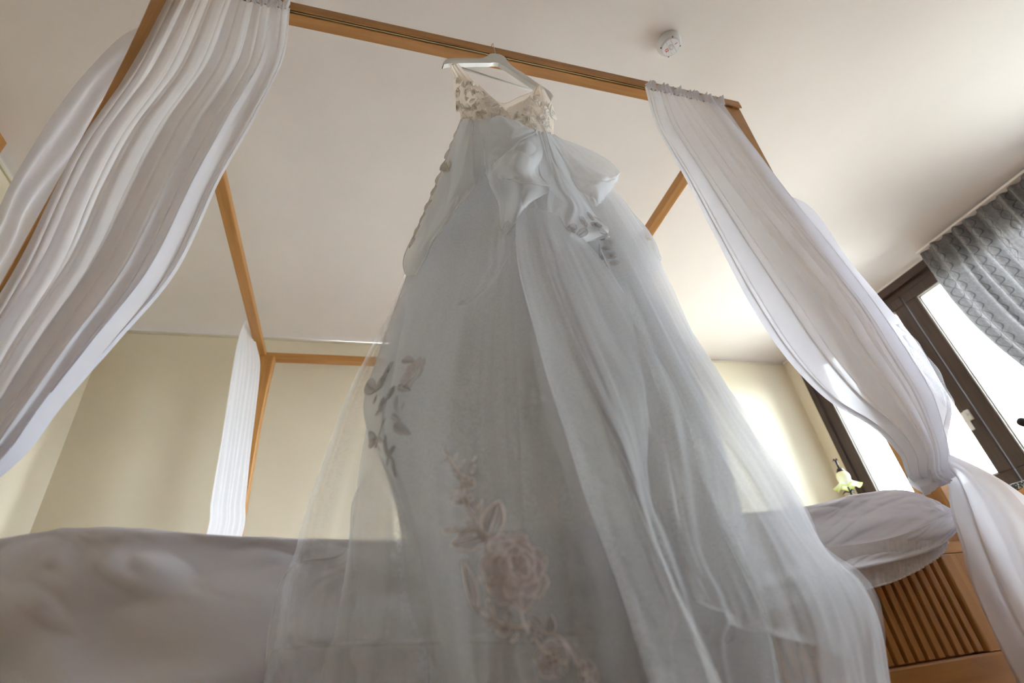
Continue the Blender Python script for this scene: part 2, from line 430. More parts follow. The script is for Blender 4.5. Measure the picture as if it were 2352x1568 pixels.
# wooden sill board
o = boxo('windowsill', M['alder_y'], (XR-.26, XR+.0, -.3, 1.95, WZ0-.055, WZ0-.02), bev=.006)
struct(o, 'brown wooden sill board under the window')

# ------------------------------------------------------------------ grey drape
def drape(name, y0, y1, x, label, seed, group=None):
    nu, nv = 420, 90
    u = np.linspace(0, 1, nu)[None, :]; v = np.linspace(0, 1, nv)[:, None]
    ph = u*(y1-y0)/.085*2*math.pi + 2.6*vnoise(u*6+v*.5, v*1.2, seed)*2
    amp = .042*(0.5+.5*np.clip(v*6, 0, 1))
    X = x + amp*np.sin(ph) + .014*fbm(u*30+v*2, v*5, seed+1) + .02*vnoise(u*8, v*2, seed+5)
    Y = y0+(y1-y0)*u + .012*np.cos(ph*.5+1)*v + .01*vnoise(u*22, v*4, seed+3) + v*0
    Z = HC-.012 - (HC-.03)*v + 0*u
    q = np.exp(-((Z-1.05)/.55)**2)
    Y = Y - q*(Y-(y0+.12))*.25
    # pinched crushed heading
    X = X + .020*crease(u*34+v*30, v*16, seed+8)*np.exp(-v*6)
    G = np.stack([X+0*v, Y, Z], -1)
    uu, vv = np.meshgrid(np.linspace(0, (y1-y0)*1.0, nu), np.linspace(0, HC*.66, nv))
    o = grid_mesh(name, G, M['drape'], uvs=np.stack([uu, vv], -1))
    tag(o, label, 'curtain', group); return o
d1 = drape('window_drape', .10, .862, XR-.10, 'grey crushed drape with wavy line pattern at the window edge', 2)
struct(boxo('trim_5', M['ceiling'], (XR-.13, XR-.035, -.9, .87, HC-.012, HC+.004), bev=.002), 'white curtain rail cover above the grey drape')

# ================================================================== BED
W_, L_ = 2.05, 2.177; ZB0, ZB1 = 2.15, 2.196; PW = .085
bed = empty('four_poster_bed', (W_/2, L_/2, 0), label='light alder four-poster bed with square posts and canopy beams', cat='bed')
def bpart(name, b, axis, bev=.004): return boxo(name, M['alder_'+axis], b, bed, bev)
# tapering posts: slim bodies that widen towards the canopy
def post(cx, cy):
    """square post that flares in a soft curve under the canopy beam"""
    zs_ = [0, .3, .8, 1.3, 1.55]+list(np.linspace(1.62, ZB0-.0005, 12)); n = len(zs_)
    V = []; F = []
    for z in zs_:
        h = .034+.020*max(0, (z-1.55)/.6)**1.8; hy = .033+.004*max(0, (z-1.55)/.6); c = .005
        ring = [(h-c, hy), (-h+c, hy), (-h, hy-c), (-h, -hy+c), (-h+c, -hy), (h-c, -hy), (h, -hy+c), (h, hy-c)]
        V += [(cx+a, cy+b_, z) for a, b_ in ring]
    for i in range(n-1):
        for k in range(8):
            F.append((i*8+k, i*8+(k+1) % 8, i*8+8+(k+1) % 8, i*8+8+k))
    F += [tuple(range(7, -1, -1)), tuple(range((n-1)*8, n*8))]
    me = bpy.data.meshes.new('post'); me.from_pydata(V, [], F); return link('post', me, M['alder_z'], bed)
post(.040, .047); post(W_-.042, .047); post(.050, L_-.05); post(W_-.05, L_-.05)
# front beam: facing board with a curtain track let into its underside
bm = bmesh.new()
box(bm, -.012, W_+.012, .0, .0055, ZB0+.003, ZB1, bev=.002); box(bm, -.012, W_+.012, .0125, .052, ZB0, ZB1, bev=.003)
box(bm, -.012, W_+.012, .003, .05, ZB0+.014, ZB1-.001)
bmesh.ops.translate(bm, verts=[v for v in bm.verts], vec=(0, 0, .0))
o = from_bm('canopy_beam', bm, M['alder_x'], bed); o['label'] = 'front canopy beam with curtain track underneath'
bm = bmesh.new(); box(bm, .03, W_-.03, .0060, .0095, ZB0+.0005, ZB0+.013)
from_bm('curtain_track', bm, M['track'], bed)
bpart('canopy_beam', (0, W_, L_-.052, L_, ZB0, ZB1), 'x')
for s, (a, b_) in (('l', (0, .05)), ('r', (W_-.05, W_))):
    bpart('canopy_beam', (a, b_, .0525, L_-.0525, ZB0, ZB1-.0015), 'y')
# rails
bpart('side_rail', (.005, .035, .08, L_-.085, .16, .36), 'y'); bpart('side_rail', (W_-.035, W_-.005, .08, L_-.085, .16, .36), 'y')
bpart('headboard', (PW+.006, W_-PW-.001, L_-.06, L_-.03, .16, .52), 'x')
# footboard with upright slats
FX0, FX1 = .12, 1.872
bpart('footboard_rail', (PW+.001, W_-PW-.001, .022, .055, .10, .262), 'x')
bpart('footboard_rail', (PW+.001, W_-PW-.001, .022, .055, .448, .472), 'x')
bpart('footboard_stile', (FX1, W_-PW-.001, .022, .055, .2625, .4475), 'z', .003)
bpart('footboard_stile', (PW+.001, FX0, .022, .055, .2625, .4475), 'z', .003)
bpart('footboard_backing', (PW+.001, W_-PW-.001, .056, .066, .12, .472), 'x', .001)
bm = bmesh.new(); box(bm, -.008, .008, -.008, .008, 0, .182, bev=.0015, seg=1)
sm = bpy.data.meshes.new('slat'); bm.to_mesh(sm); bm.free(); sm.materials.append(M['alder_z'])
x = FX1-.016
while x > FX0+.01:
    o = bpy.data.objects.new('slat', sm); COL.objects.link(o); o.parent = bed
    o.matrix_parent_inverse = Matrix.Translation(-bed.location); o.location = (x, .036, .265)
    x -= .0268
# mattress
bm = bmesh.new(); box(bm, PW+.03, W_-PW-.03, .075, L_-.09, .30, .515, bev=.045, seg=4)
tag(from_bm('mattress', bm, M['sheet'], None, True), 'thick white mattress under the duvet on the bed', 'mattress')

# duvet ------------------------------------------------------------
ridge = [(-260, 1300), (-60, 1262), (100, 1232), (250, 1221), (480, 1232), (720, 1236), (890, 1240), (1150, 1228), (1500, 1196), (1850, 1166), (1960, 1140), (2080, 1127), (2150, 1150), (2198, 1180)]
yr = [.03, .0, -.02, -.03, -.02, 0, 0, .03, .09, .14, .13, .07, .025, .015]
hem_ = [(-300, 1800), (-60, 1820), (100, 1830), (250, 1810), (480, 1790), (720, 1740), (890, 1650), (1150, 1500), (1500, 1395), (1850, 1326), (1990, 1300), (2114, 1271), (2172, 1243), (2208, 1200)]
rows = []
xs = [P(a, b_, y)[0] for (a, b_), y in zip(ridge, yr)]
xb = np.linspace(.12, 1.93, len(ridge))
rows.append([('w', xb[i], 2.0, .53) for i in range(len(ridge))])
rows.append([('w', xb[i]*.6+xs[i]*.4, 1.2, .575) for i in range(len(ridge))])
rows.append([('w', xb[i]*.3+xs[i]*.7, .35, .585) for i in range(len(ridge))])
rows.append([('w', xs[i], yr[i]+.07, P(*ridge[i], yr[i])[2]+.008) for i in range(len(ridge))])
rows.append([(a, b_, y) for (a, b_), y in zip(ridge, yr)])
for k, (t, dy) in enumerate(((.25, -.03), (.55, -.05), (.8, -.045), (1.0, -.035))):
    rr = []
    for i in range(len(ridge)):
        fx = ridge[i][0]*(1-t)+hem_[i][0]*t; fy = ridge[i][1]*(1-t)+hem_[i][1]*t
        bulge = dy*(1.5 if i < 5 else (.5 if i < 12 else .3)); rr.append((fx, fy, yr[i]*(1-t)+bulge))
    rows.append(rr)
def duv(u, v):
    m = np.clip((v-.28)*4, 0, 1)
    big = .062*vnoise(u*5+v*4, v*7-u*3, 3)*np.clip((.62-u)*4, .3, 1) + .020*vnoise(u*10+v*9, v*12-u*8, 8) + .010*crease(u*7+v*9, v*11-u*12, 12)*np.clip((.6-u)*5, 0, 1)
    near = np.exp(-((v-.55)/.09)**2)
    sharp = .010*crease(u*13+v*8, v*16-u*14, 9)*near + .006*crease(u*22-v*14, v*24+u*20, 19)*near
    right = np.clip((u-.6)*5, 0, 1)
    sharp = sharp + .007*crease(u*10+v*9, v*15+u*28, 29)*right
    mz = .010*fbm(u*14, v*6, 5)*(1-m)
    return (0, (big+sharp)*m, mz + .005*crease(u*24+v*9, v*9, 4)*(near+.2))
G = patch(rows, 330, 200, duv)
vv = np.linspace(0, 1, 200)[:, None]; G[:, :, 1] = np.where((vv > .5) & (G[:, :, 2] < .47), np.minimum(G[:, :, 1], .012), G[:, :, 1])
o = grid_mesh('duvet', G, M['duvet']); tag(o, 'rumpled white cotton duvet hanging over the foot of the bed', 'duvet')
hem_of(G, 'bottom', 'duvet_hem', None, .003, M['duvet'])
o2 = bpy.data.objects['duvet_hem']; o2.parent = o

# under sheet with pleated border showing below the duvet at the right
hs = [(1150, 1560), (1500, 1460), (1850, 1382), (2014, 1346), (2085, 1320), (2143, 1287), (2170, 1262), (2176, 1235)]
top = [(1150, 1400), (1500, 1330), (1850, 1265), (2000, 1245), (2080, 1225), (2130, 1205), (2160, 1195), (2170, 1185)]
rows = []
for t, y in ((0, .005), (.4, .002), (.75, -.004), (1, -.008)):
    rows.append([(a[0]*(1-t)+b_[0]*t, a[1]*(1-t)+b_[1]*t, y+(.02 if i > 5 else 0)) for i, (a, b_) in enumerate(zip(top, hs))])
G = patch(rows, 260, 30, lambda u, v: .0022*np.sin(u*260)*v + .004*fbm(u*30, v*4, 7))
o = grid_mesh('bed_sheet', G, M['sheet']); tag(o, 'thin white sheet edge hanging below the duvet above the slats', 'sheet')
hem_of(G, 'bottom', 'sheet_hem', None, .002, M['sheet']); bpy.data.objects['sheet_hem'].parent = o

# ================================================================== BED CURTAINS
def pleats(seed, n=9, amp=.022):
    """soft pipe folds that run down the cloth"""
    def f(u, v):
        uu = u + .02*vnoise(u*3, v*1.1, seed)
        a = amp*np.clip(.35+v*1.4, 0, 1)
        ph = uu*n*math.pi + .9*vnoise(uu*3, v*.8, seed+2)
        r = a*(1.1-2.2*(1-np.abs(np.sin(ph)))**1.6) - a*.5*(1-np.abs(np.sin(ph*1.73+1)))**3
        r = r + a*.55*vnoise(uu*n*1.3, v*.9, seed+4)*2
        r += a*.16*vnoise(uu*n*9, v*1.2, seed+6)*2*np.exp(-v*2.5)
        return (0, r, 0)
    return f
def heading(G, name, parent, mat, seed, n=26, h=.044):
    """gathered ruffle standing up above the curtain's cord line, in front of the beam"""
    nu = 520; line = catmull(G[0][::max(1, G.shape[1]//60)], nu, 0); u = np.linspace(0, 1, nu); rows_ = []
    clump = .5+.5*np.sin(u*n*2*math.pi*.31+seed)
    for k in range(12):
        t = k/11; flare = .3+abs(t-.25)*1.3
        ph = u*n*2*math.pi+1.5*vnoise(u*n*.5, u*0, seed)
        p = line.copy(); a = .0075*flare
        p[:, 1] = np.minimum(-.0135+a*np.sin(ph)+a*.35*np.sin(ph*2.3+1), -.0012)-.005*t*clump
        p[:, 0] += .0045*flare*np.cos(ph*1.0+.6)*t
        p[:, 2] = ZB0-.040+h*t*(.82+.22*clump)+.0035*t*np.sin(ph*.5+2)+.002*t*np.sin(ph*3)
        rows_.append(p)
    return grid_mesh(name, np.array(rows_), mat, parent)

T = ZB0-.014
# left front curtain -------------------------------------------------
rows = [
 [('w', .04+.315*t, -.004, T) for t in (0, .25, .5, .75, 1)],
 [(300, 175, .02), (395, 165, -.02), (485, 158, -.035), (575, 155, -.03), (652, 150, .0)],
 [(190, 345, .015), (290, 318, -.03), (395, 300, -.055), (495, 296, -.045), (588, 292, -.0)],
 [(128, 470, .01), (220, 450, -.035), (325, 436, -.065), (425, 432, -.055), (511, 432, -.0)],
 [(60, 615, .01), (150, 610, -.035), (240, 612, -.07), (330, 630, -.06), (418, 635, -.005)],
 [(-45, 800, .01), (30, 800, -.03), (110, 805, -.07), (200, 812, -.065), (285, 800, -.01)],
 [(-130, 960, .01), (-60, 960, -.03), (10, 965, -.065), (85, 972, -.06), (172, 928, -.015)],
 [(-190, 1090, .01), (-130, 1085, -.02), (-70, 1085, -.045), (10, 1080, -.05), (95, 1030, -.02)],
 [(-250, 1200, .005), (-200, 1190, -.015), (-150, 1182, -.03), (-80, 1160, -.035), (0, 1112, -.02)],
 [(-320, 1290, .0), (-290, 1285, -.01), (-260, 1275, -.02), (-215, 1250, -.02), (-150, 1215, -.015)],
]
rows.append([('w', -.03+.02*t, -.02-.01*t, .40) for t in (0, 1, 2, 3, 4)])
rows.append([('w', -.10+.05*t, -.05, .02) for t in (0, 1, 2, 3, 4)])
G = patch(rows, 300, 220, pleats(11, 6, .010)); G[:, :, 1] = np.minimum(G[:, :, 1]-.018*np.clip(np.linspace(0, 8, 220), 0, 1)[:, None], .004)
cl = grid_mesh('bed_curtain', G, M['curtain']); tag(cl, 'long white gathered curtain left of the dress, swept to the left post', 'curtain', 'white curtains hanging from the canopy bed')
heading(G, 'curtain_heading', cl, M['curtain'], 1.0, n=16); 
# left side curtain, outside the left front post ----------------------
def Q(px, py, x): return ('w', *un(px, py, 'x', x))
rows = [
 [('w', .012, .095+.16*t, T) for t in (0, .25, .5, .75, 1)],
 [('w', *P(298, 72, .09)), ('w', -.03, .13, 1.95), ('w', -.02, .17, 1.95), ('w', 0, .21, 1.95), ('w', .0, .26, 1.95)],
 [Q(212, 152, -.10), ('w', -.07, .13, 1.75), ('w', -.04, .17, 1.75), ('w', -.02, .22, 1.75), ('w', 0, .27, 1.75)],
 [Q(132, 252, -.11), ('w', -.08, .14, 1.55), ('w', -.05, .18, 1.55), ('w', -.03, .24, 1.55), ('w', 0, .28, 1.55)],
 [Q(80, 331, -.11), ('w', -.09, .13, 1.4), ('w', -.06, .17, 1.4), ('w', -.03, .22, 1.4), ('w', 0, .27, 1.4)],
 [Q(30, 414, -.11), ('w', -.09, .12, 1.28), ('w', -.06, .16, 1.28), ('w', -.03, .2, 1.28), ('w', 0, .25, 1.28)],
 [Q(0, 477, -.105), ('w', -.08, .12, 1.18), ('w', -.06, .15, 1.18), ('w', -.03, .18, 1.18), ('w', -.01, .21, 1.18)],
 [Q(-60, 600, -.10), ('w', -.08, .11, 1.03), ('w', -.05, .14, 1.03), ('w', -.03, .16, 1.03), ('w', -.02, .18, 1.03)],
 [('w', -.07, .06, .8), ('w', -.06, .08, .8), ('w', -.05, .1, .8), ('w', -.04, .11, .8), ('w', -.02, .12, .8)],
 [('w', -.04, .04, .6), ('w', -.04, .05, .6), ('w', -.04, .06, .6), ('w', -.03, .07, .6), ('w', -.02, .08, .6)],
 [('w', -.12, .0, .05), ('w', -.11, .05, .05), ('w', -.1, .1, .05), ('w', -.09, .14, .05), ('w', -.08, .18, .05)],
]
G = patch(rows, 160, 160, lambda u, v: (.006*np.sin(u*40+2*vnoise(u*2, v*2, 3))*np.clip(v*3, 0, 1), 0, 0))
o = grid_mesh('bed_curtain', G, M['voile_shaded']); tag(o, 'thin white side curtain, greyed to stand for shade, bulging outside the front left post', 'curtain', 'white curtains hanging from the canopy bed')

# right front curtain -------------------------------------------------
rows = [
 [('w', 1.603+.358*t, -.004, T) for t in (0, .2, .4, .6, .8, 1)],
 [(1505, 300, .0), (1545, 297, -.02), (1600, 300, -.03), (1650, 312, -.03), (1695, 326, -.015), (1722, 338, .0)],
 [(1572, 425, .0), (1625, 425, -.03), (1690, 432, -.045), (1745, 440, -.04), (1785, 452, -.02), (1812, 465, .0)],
 [(1640, 560, .0), (1710, 560, -.04), (1790, 560, -.06), (1850, 568, -.055), (1880, 575, -.03), (1904, 588, .0)],
 [(1712, 700, .0), (1795, 690, -.04), (1890, 690, -.065), (1955, 700, -.06), (1982, 712, -.035), (2006, 728, .0)],
 [(1790, 820, .0), (1875, 812, -.04), (1965, 808, -.065), (2025, 815, -.06), (2056, 825, -.035), (2076, 845, .0)],
 [(1885, 920, .0), (1960, 915, -.035), (2035, 905, -.06), (2080, 905, -.055), (2110, 912, -.035), (2128, 925, -.005)],
 [(1990, 985, -.005), (2040, 985, -.03), (2085, 980, -.05), (2115, 980, -.05), (2135, 982, -.035), (2150, 990, -.01)],
 [(2052, 1048, -.01), (2085, 1048, -.03), (2115, 1045, -.045), (2135, 1040, -.045), (2150, 1038, -.035), (2162, 1038, -.015)],
 [(2075, 1098, -.012), (2098, 1103, -.03), (2120, 1100, -.04), (2140, 1092, -.045), (2155, 1082, -.04), (2168, 1072, -.02)],
 [(2135, 1118, -.01), (2148, 1120, -.02), (2158, 1118, -.03), (2168, 1112, -.035), (2175, 1102, -.035), (2180, 1090, -.025)],
]
_rp = pleats(23, 6, .015)
def rfold(u, v):
    r = _rp(u, v)[1]
    r = r-.020*np.exp(-((u-.60+.05*v)/.03)**2)*np.clip(v*2, 0, 1)-.014*np.exp(-((u-.84+.05*v)/.02)**2)
    return (0, r*(1-.55*v), 0)
G = patch(rows, 320, 240, rfold); G[:, :, 1] = np.minimum(G[:, :, 1]-.012*np.clip(np.linspace(0, 8, 240), 0, 1)[:, None], .005)
cr = grid_mesh('bed_curtain', G, M['curtain']); tag(cr, 'long white gathered curtain right of the dress, knotted at the right post', 'curtain', 'white curtains hanging from the canopy bed')
heading(G, 'curtain_heading', cr, M['curtain'], 5.0, n=18)
# lower tail below the tie
rows = [
 [(2150, 1085, -.03), (2160, 1070, -.045), (2168, 1058, -.05), (2176, 1048, -.045), (2182, 1044, -.03), (2188, 1045, -.01)],
 [(2172, 1110, -.03), (2195, 1100, -.055), (2215, 1092, -.06), (2235, 1085, -.055), (2255, 1082, -.035), (2268, 1086, -.01)],
 [(2180, 1170, -.03), (2218, 1165, -.06), (2252, 1155, -.065), (2290, 1140, -.06), (2322, 1130, -.04), (2345, 1140, -.01)],
 [(2205, 1250, -.03), (2248, 1250, -.055), (2295, 1240, -.065), (2345, 1225, -.06), (2400, 1215, -.045), (2440, 1215, -.01)],
 [(2235, 1345, -.025), (2285, 1345, -.05), (2340, 1340, -.06), (2405, 1330, -.055), (2480, 1320, -.04), (2540, 1320, -.01)],
 [(2285, 1460, -.02), (2340, 1460, -.045), (2410, 1455, -.055), (2490, 1450, -.05), (2580, 1440, -.035), (2650, 1440, -.01)],
 [(2335, 1580, -.02), (2400, 1580, -.04), (2480, 1580, -.05), (2570, 1575, -.045), (2680, 1570, -.03), (2780, 1570, -.01)],
 [('w', 1.80, -.02, .02), ('w', 1.88, -.04, .02), ('w', 1.97, -.05, .02), ('w', 2.08, -.045, .02), ('w', 2.2, -.03, .02), ('w', 2.32, -.01, .02)],
]
G = patch(rows, 220, 160, lambda u, v: (0, (.009*np.sin(u*4*2*math.pi+2*vnoise(u*3, v*2, 31))+.006*vnoise(u*16, v*3, 33)*2)*np.clip(v*4, 0, 1), 0))
o = grid_mesh('curtain_tail', G, M['curtain'], cr)
# tie knot of bunched cloth
rows = [
 [(2085, 1090, -.01), (2105, 1085, -.04), (2130, 1080, -.05), (2150, 1070, -.045), (2165, 1060, -.02)],
 [(2095, 1110, -.01), (2115, 1112, -.045), (2140, 1108, -.055), (2160, 1098, -.05), (2178, 1085, -.02)],
 [(2118, 1130, -.005), (2128, 1136, -.03), (2138, 1132, -.035), (2150, 1120, -.03), (2165, 1115, -.01)],
]
G = patch(rows, 60, 30, lambda u, v: (0, .006*np.sin(u*22+v*3), 0))
grid_mesh('curtain_tie', G, M['curtain'], cr)

# right side curtain: hangs from the side beam, frayed sheer edge against the window
rows = [
 [('w', 2.036, .1+.14*t, T) for t in (0, .25, .5, .75, 1)],
 [('w', *un(1760, 375, 'x', 2.06)), ('w', 2.09, .10, 1.85), ('w', 2.07, .15, 1.85), ('w', 2.05, .2, 1.85), ('w', 2.04, .25, 1.85)],
 [Q(1820, 500, 2.10), Q(1835, 482, 2.14), Q(1850, 470, 2.19), ('w', 2.15, .16, 1.6), ('w', 2.08, .22, 1.6)],
 [Q(1890, 600, 2.12), Q(1918, 590, 2.17), Q(1945, 590, 2.22), ('w', 2.18, .16, 1.35), ('w', 2.1, .22, 1.35)],
 [Q(1960, 700, 2.12), Q(2000, 690, 2.18), Q(2030, 693, 2.24), ('w', 2.2, .15, 1.15), ('w', 2.12, .2, 1.15)],
 [Q(2030, 800, 2.12), Q(2068, 785, 2.18), Q(2104, 785, 2.24), ('w', 2.2, .13, 1.0), ('w', 2.12, .18, 1.0)],
 [Q(2080, 875, 2.12), Q(2118, 865, 2.17), Q(2152, 865, 2.23), ('w', 2.19, .11, .86), ('w', 2.12, .15, .86)],
 [Q(2115, 940, 2.11), Q(2150, 930, 2.15), Q(2183, 928, 2.19), ('w', 2.16, .10, .77), ('w', 2.1, .12, .77)],
 [Q(2140, 1000, 2.09), Q(2155, 998, 2.12), Q(2172, 995, 2.14), ('w', 2.13, .08, .70), ('w', 2.09, .09, .70)],
 [Q(2150, 1040, 2.07), Q(2160, 1038, 2.09), Q(2170, 1035, 2.1), ('w', 2.1, .06, .65), ('w', 2.07, .07, .65)],
]
G = patch(rows, 150, 170, lambda u, v: (.007*np.sin(u*34+2*vnoise(u*2, v*2, 43)+v*3)*np.clip(v*3, 0, 1), .008*vnoise(u*7, v*8, 44), 0))
o = grid_mesh('bed_curtain', G, M['curtain_thin']); tag(o, 'thin white side curtain outside the front right post against the window', 'curtain', 'white curtains hanging from the canopy bed')
# loose frayed wisps on that curtain
for (pts) in ([(2060, 745, 2.2), (2105, 800, 2.2), (2150, 870, 2.2), (2178, 935, 2.2), (2181, 970, 2.2), (2192, 990, 2.2)],
              [(2075, 770, 2.17), (2120, 850, 2.17), (2160, 915, 2.17), (2168, 950, 2.17), (2170, 968, 2.17), (2184, 985, 2.17)]):
    c = np.array([un(*p[:2], 'x', p[2]) for p in pts]); c = catmull(c, 60)
    rr = []
    for k in range(7):
        q = c.copy(); q[:, 1] += (k/6-.5)*.035*np.sin(np.linspace(0, math.pi, 60))**.5 + .003*np.sin(np.linspace(0, 30, 60)+k)
        q[:, 0] += .006*math.sin(k*1.7); rr.append(q)
    grid_mesh('frayed_edge', np.array(rr), M['tulle'], o)

# back left curtain ----------------------------------------------------
def QB(px, py, y): return (px, py, y)
rows = [
 [(562, 738, 1.76), (565, 736, 1.80), (568, 735, 1.84), (571, 736, 1.88), (575, 740, 1.92)],
 [(548, 775, 1.72), (556, 775, 1.77), (566, 778, 1.83), (577, 782, 1.89), (590, 800, 1.95)],
 [(536, 830, 1.70), (549, 832, 1.76), (565, 835, 1.83), (581, 838, 1.90), (597, 843, 1.96)],
 [(520, 930, 1.68), (535, 930, 1.75), (552, 932, 1.82), (570, 935, 1.89), (588, 938, 1.96)],
 [(502, 1040, 1.67), (519, 1040, 1.74), (537, 1041, 1.81), (556, 1042, 1.88), (574, 1042, 1.96)],
 [(485, 1150, 1.67), (503, 1150, 1.74), (522, 1150, 1.81), (542, 1150, 1.88), (562, 1150, 1.96)],
 [(470, 1240, 1.67), (488, 1240, 1.74), (509, 1240, 1.81), (530, 1240, 1.88), (551, 1240, 1.96)],
 [('w', -.06, 1.67, .5), ('w', -.04, 1.74, .5), ('w', -.02, 1.81, .5), ('w', 0, 1.88, .5), ('w', .0, 1.96, .5)],
 [('w', -.07, 1.66, .02), ('w', -.05, 1.73, .02), ('w', -.03, 1.8, .02), ('w', -.01, 1.88, .02), ('w', -.01, 1.96, .02)],
]
G = patch(rows, 200, 120, lambda u, v: (.006*np.sin(u*46+5*vnoise(u*3, v*1.2, 53))*np.clip(v*5+.2, 0, 1)+.008*vnoise(u*14, v*3, 54), 0, 0))
o = grid_mesh('bed_curtain', G, M['curtain']); tag(o, 'narrow straight white curtain hanging beside the back left post', 'curtain', 'white curtains hanging from the canopy bed')

# ================================================================== HANGER
HY = -.026
hang = empty('clothes_hanger', tuple(P(1140, 128, HY)), label='white wooden clothes hanger with metal hook on the front beam', cat='hanger')
ap = P(1140, 130, HY); hdir = np.array([.993, .117, 0]); hdir /= np.linalg.norm(hdir)
def on_h(px, py):      # point of the hanger's own upright plane on that sight line
    n = np.array([hdir[1], -hdir[0], 0]); d = fw + (px-1176)/FPX*rt + (784-py)/FPX*up
    return CAM + d*((ap-CAM)@n)/(d@n)
up_pts = [(1016, 152), (1019, 146), (1026, 140), (1045, 138), (1075, 138.5), (1105, 138), (1117, 133), (1124, 127.5), (1133, 127), (1145, 129), (1157, 135), (1165, 146), (1180, 160), (1200, 172), (1225, 190), (1248, 205), (1262, 215), (1269, 225)]
lo_pts = [(1018, 153), (1026, 151), (1032, 150), (1045, 150), (1075, 149.5), (1105, 149), (1117, 149), (1124, 149), (1133, 148), (1143, 149), (1150, 153), (1160, 158), (1175, 168), (1196, 182), (1220, 198), (1243, 212), (1258, 220), (1267, 229)]
A = catmull(np.array([on_h(*p) for p in up_pts]), 90); B = catmull(np.array([on_h(*p) for p in lo_pts]), 90)
nrm = np.array([hdir[1], -hdir[0], 0]); th = .007
G = np.stack([A-nrm*th*0.6+[0, 0, 0], A+nrm*th, (A+B)/2+nrm*(th+.001), B+nrm*th, B-nrm*th, (A+B)/2-nrm*(th+.001), A-nrm*th, A-nrm*th*.6], 0)
o = grid_mesh('hanger_body', G, M['hanger'], hang); o.data.polygons.foreach_set('use_smooth', [False]*len(o.data.polygons))
tube('hanger_bar', M['hanger'], [on_h(1040, 150), on_h(1145, 183.5), on_h(1256, 219)], .0038, hang)
# screw eyelet and wire hook over the beam
hk = []
base = on_h(1140, 130)
for t in np.linspace(0, 1, 8): hk.append(base + (np.array([base[0]+.004, -.008, ZB1+.001])-base)*t)
for a in np.linspace(0, math.pi*.9, 12): hk.append(np.array([base[0]+.004, -.008+.022*(1-math.cos(a)), ZB1+.001+.018*math.sin(a)]))
tube('hook', M['steel'], hk, .0017, hang, 8)

# ================================================================== DRESS
dress = empty('wedding_dress', (1.0, -.10, 0), label='white wedding dress with lace bodice and layered tulle skirt on the hanger', cat='dress')

# ---- skirt lining (front), waist to floor
def fold_field(seed, k1=7, k2=19, a1=.03, a2=.012, pw=1.0):
    def f(u, v):
        g = np.clip(v, 0, 1)**pw
        r = a1*g*(1-2*np.abs(2*((u*k1+.6*vnoise(u*3, v*1.0, seed)) % 1)-1))*.6
        r = r + a1*g*vnoise(u*k1*1.3+.2*v, v*1.1, seed+2) + a2*(g*.8+.2)*vnoise(u*k2+.5*v, v*1.7, seed+3)*1.6
        return (0, r, 0)
    return f
def skirt_rows(tab, nctl, depth, back=-.05):
    """tab: (py_left,px_left,py_right,px_right, front_y) silhouettes; makes a bulging half cone"""
    rows = []
    for (pl, xl, pr, xr_, fy, ey) in tab:
        r = []
        for k in range(nctl):
            t = k/(nctl-1)
            a = math.pi*(1-t)
            tt = .5+.5*math.cos(a)            # crowd samples near the edges
            px = xl+(xr_-xl)*tt; py = pl+(pr-pl)*tt
            y = ey+(fy-ey)*math.sin(a)**.8
            r.append((px, py, y))
        rows.append(r)
    return rows
def floor_row(rows, z=.012, spread=1.0):
    last = [P(*p) for p in rows[-1]]; cx = sum(p[0] for p in last)/len(last)
    rows.append([('w', cx+(p[0]-cx)*spread, p[1]*1.05-.01, z) for p in last]); return rows

tab = [
 (262, 1062, 296, 1268, -.125, -.04),
 (340, 1035, 350, 1288, -.15, -.045),
 (460, 1003, 450, 1345, -.19, -.05),
 (600, 965, 580, 1425, -.235, -.055),
 (750, 910, 720, 1520, -.275, -.06),
 (900, 872, 880, 1600, -.31, -.065),
 (1080, 885, 1050, 1665, -.34, -.07),
 (1250, 935, 1230, 1715, -.36, -.075),
 (1420, 970, 1400, 1760, -.37, -.08),
 (1600, 985, 1600, 1800, -.38, -.085),
]
def lin_disp(u, v):
    x, y, z = fold_field(61, 5, 15, .026, .010)(u, v)
    # two strong pipe folds running from the waist to the hem, right of centre
    for c, wd, am in ((.60, .020, -.045), (.655, .014, .03), (.70, .016, -.02), (.47, .03, -.02), (.30, .05, -.015)):
        y = y + am*np.exp(-((u-c-.01*np.sin(v*5))/wd)**2)*np.clip(v*1.8-.1, 0, 1)
    return (x, y, z)
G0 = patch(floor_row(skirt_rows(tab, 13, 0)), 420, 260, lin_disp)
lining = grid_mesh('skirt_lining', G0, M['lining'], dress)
# back of the skirt
rows = []
for i, (pl, xl, pr, xr_, fy, ey) in enumerate(tab):
    a, b_ = P(xl, pl, ey), P(xr_, pr, ey)
    rows.append([('w', a[0]+(b_[0]-a[0])*t, ey+.012*math.sin(math.pi*t)*(1 if i < 5 else .6), (a[2]*(1-t)+b_[2]*t)) for t in (0, .2, .4, .6, .8, 1)])
rows.append([('w', r[1], r[2], .012) for r in rows[-1]])
G = patch(rows, 120, 120, lambda u, v: .01*vnoise(u*12, v*2, 71)*v)
grid_mesh('skirt_back', G, M['tulle'], dress)

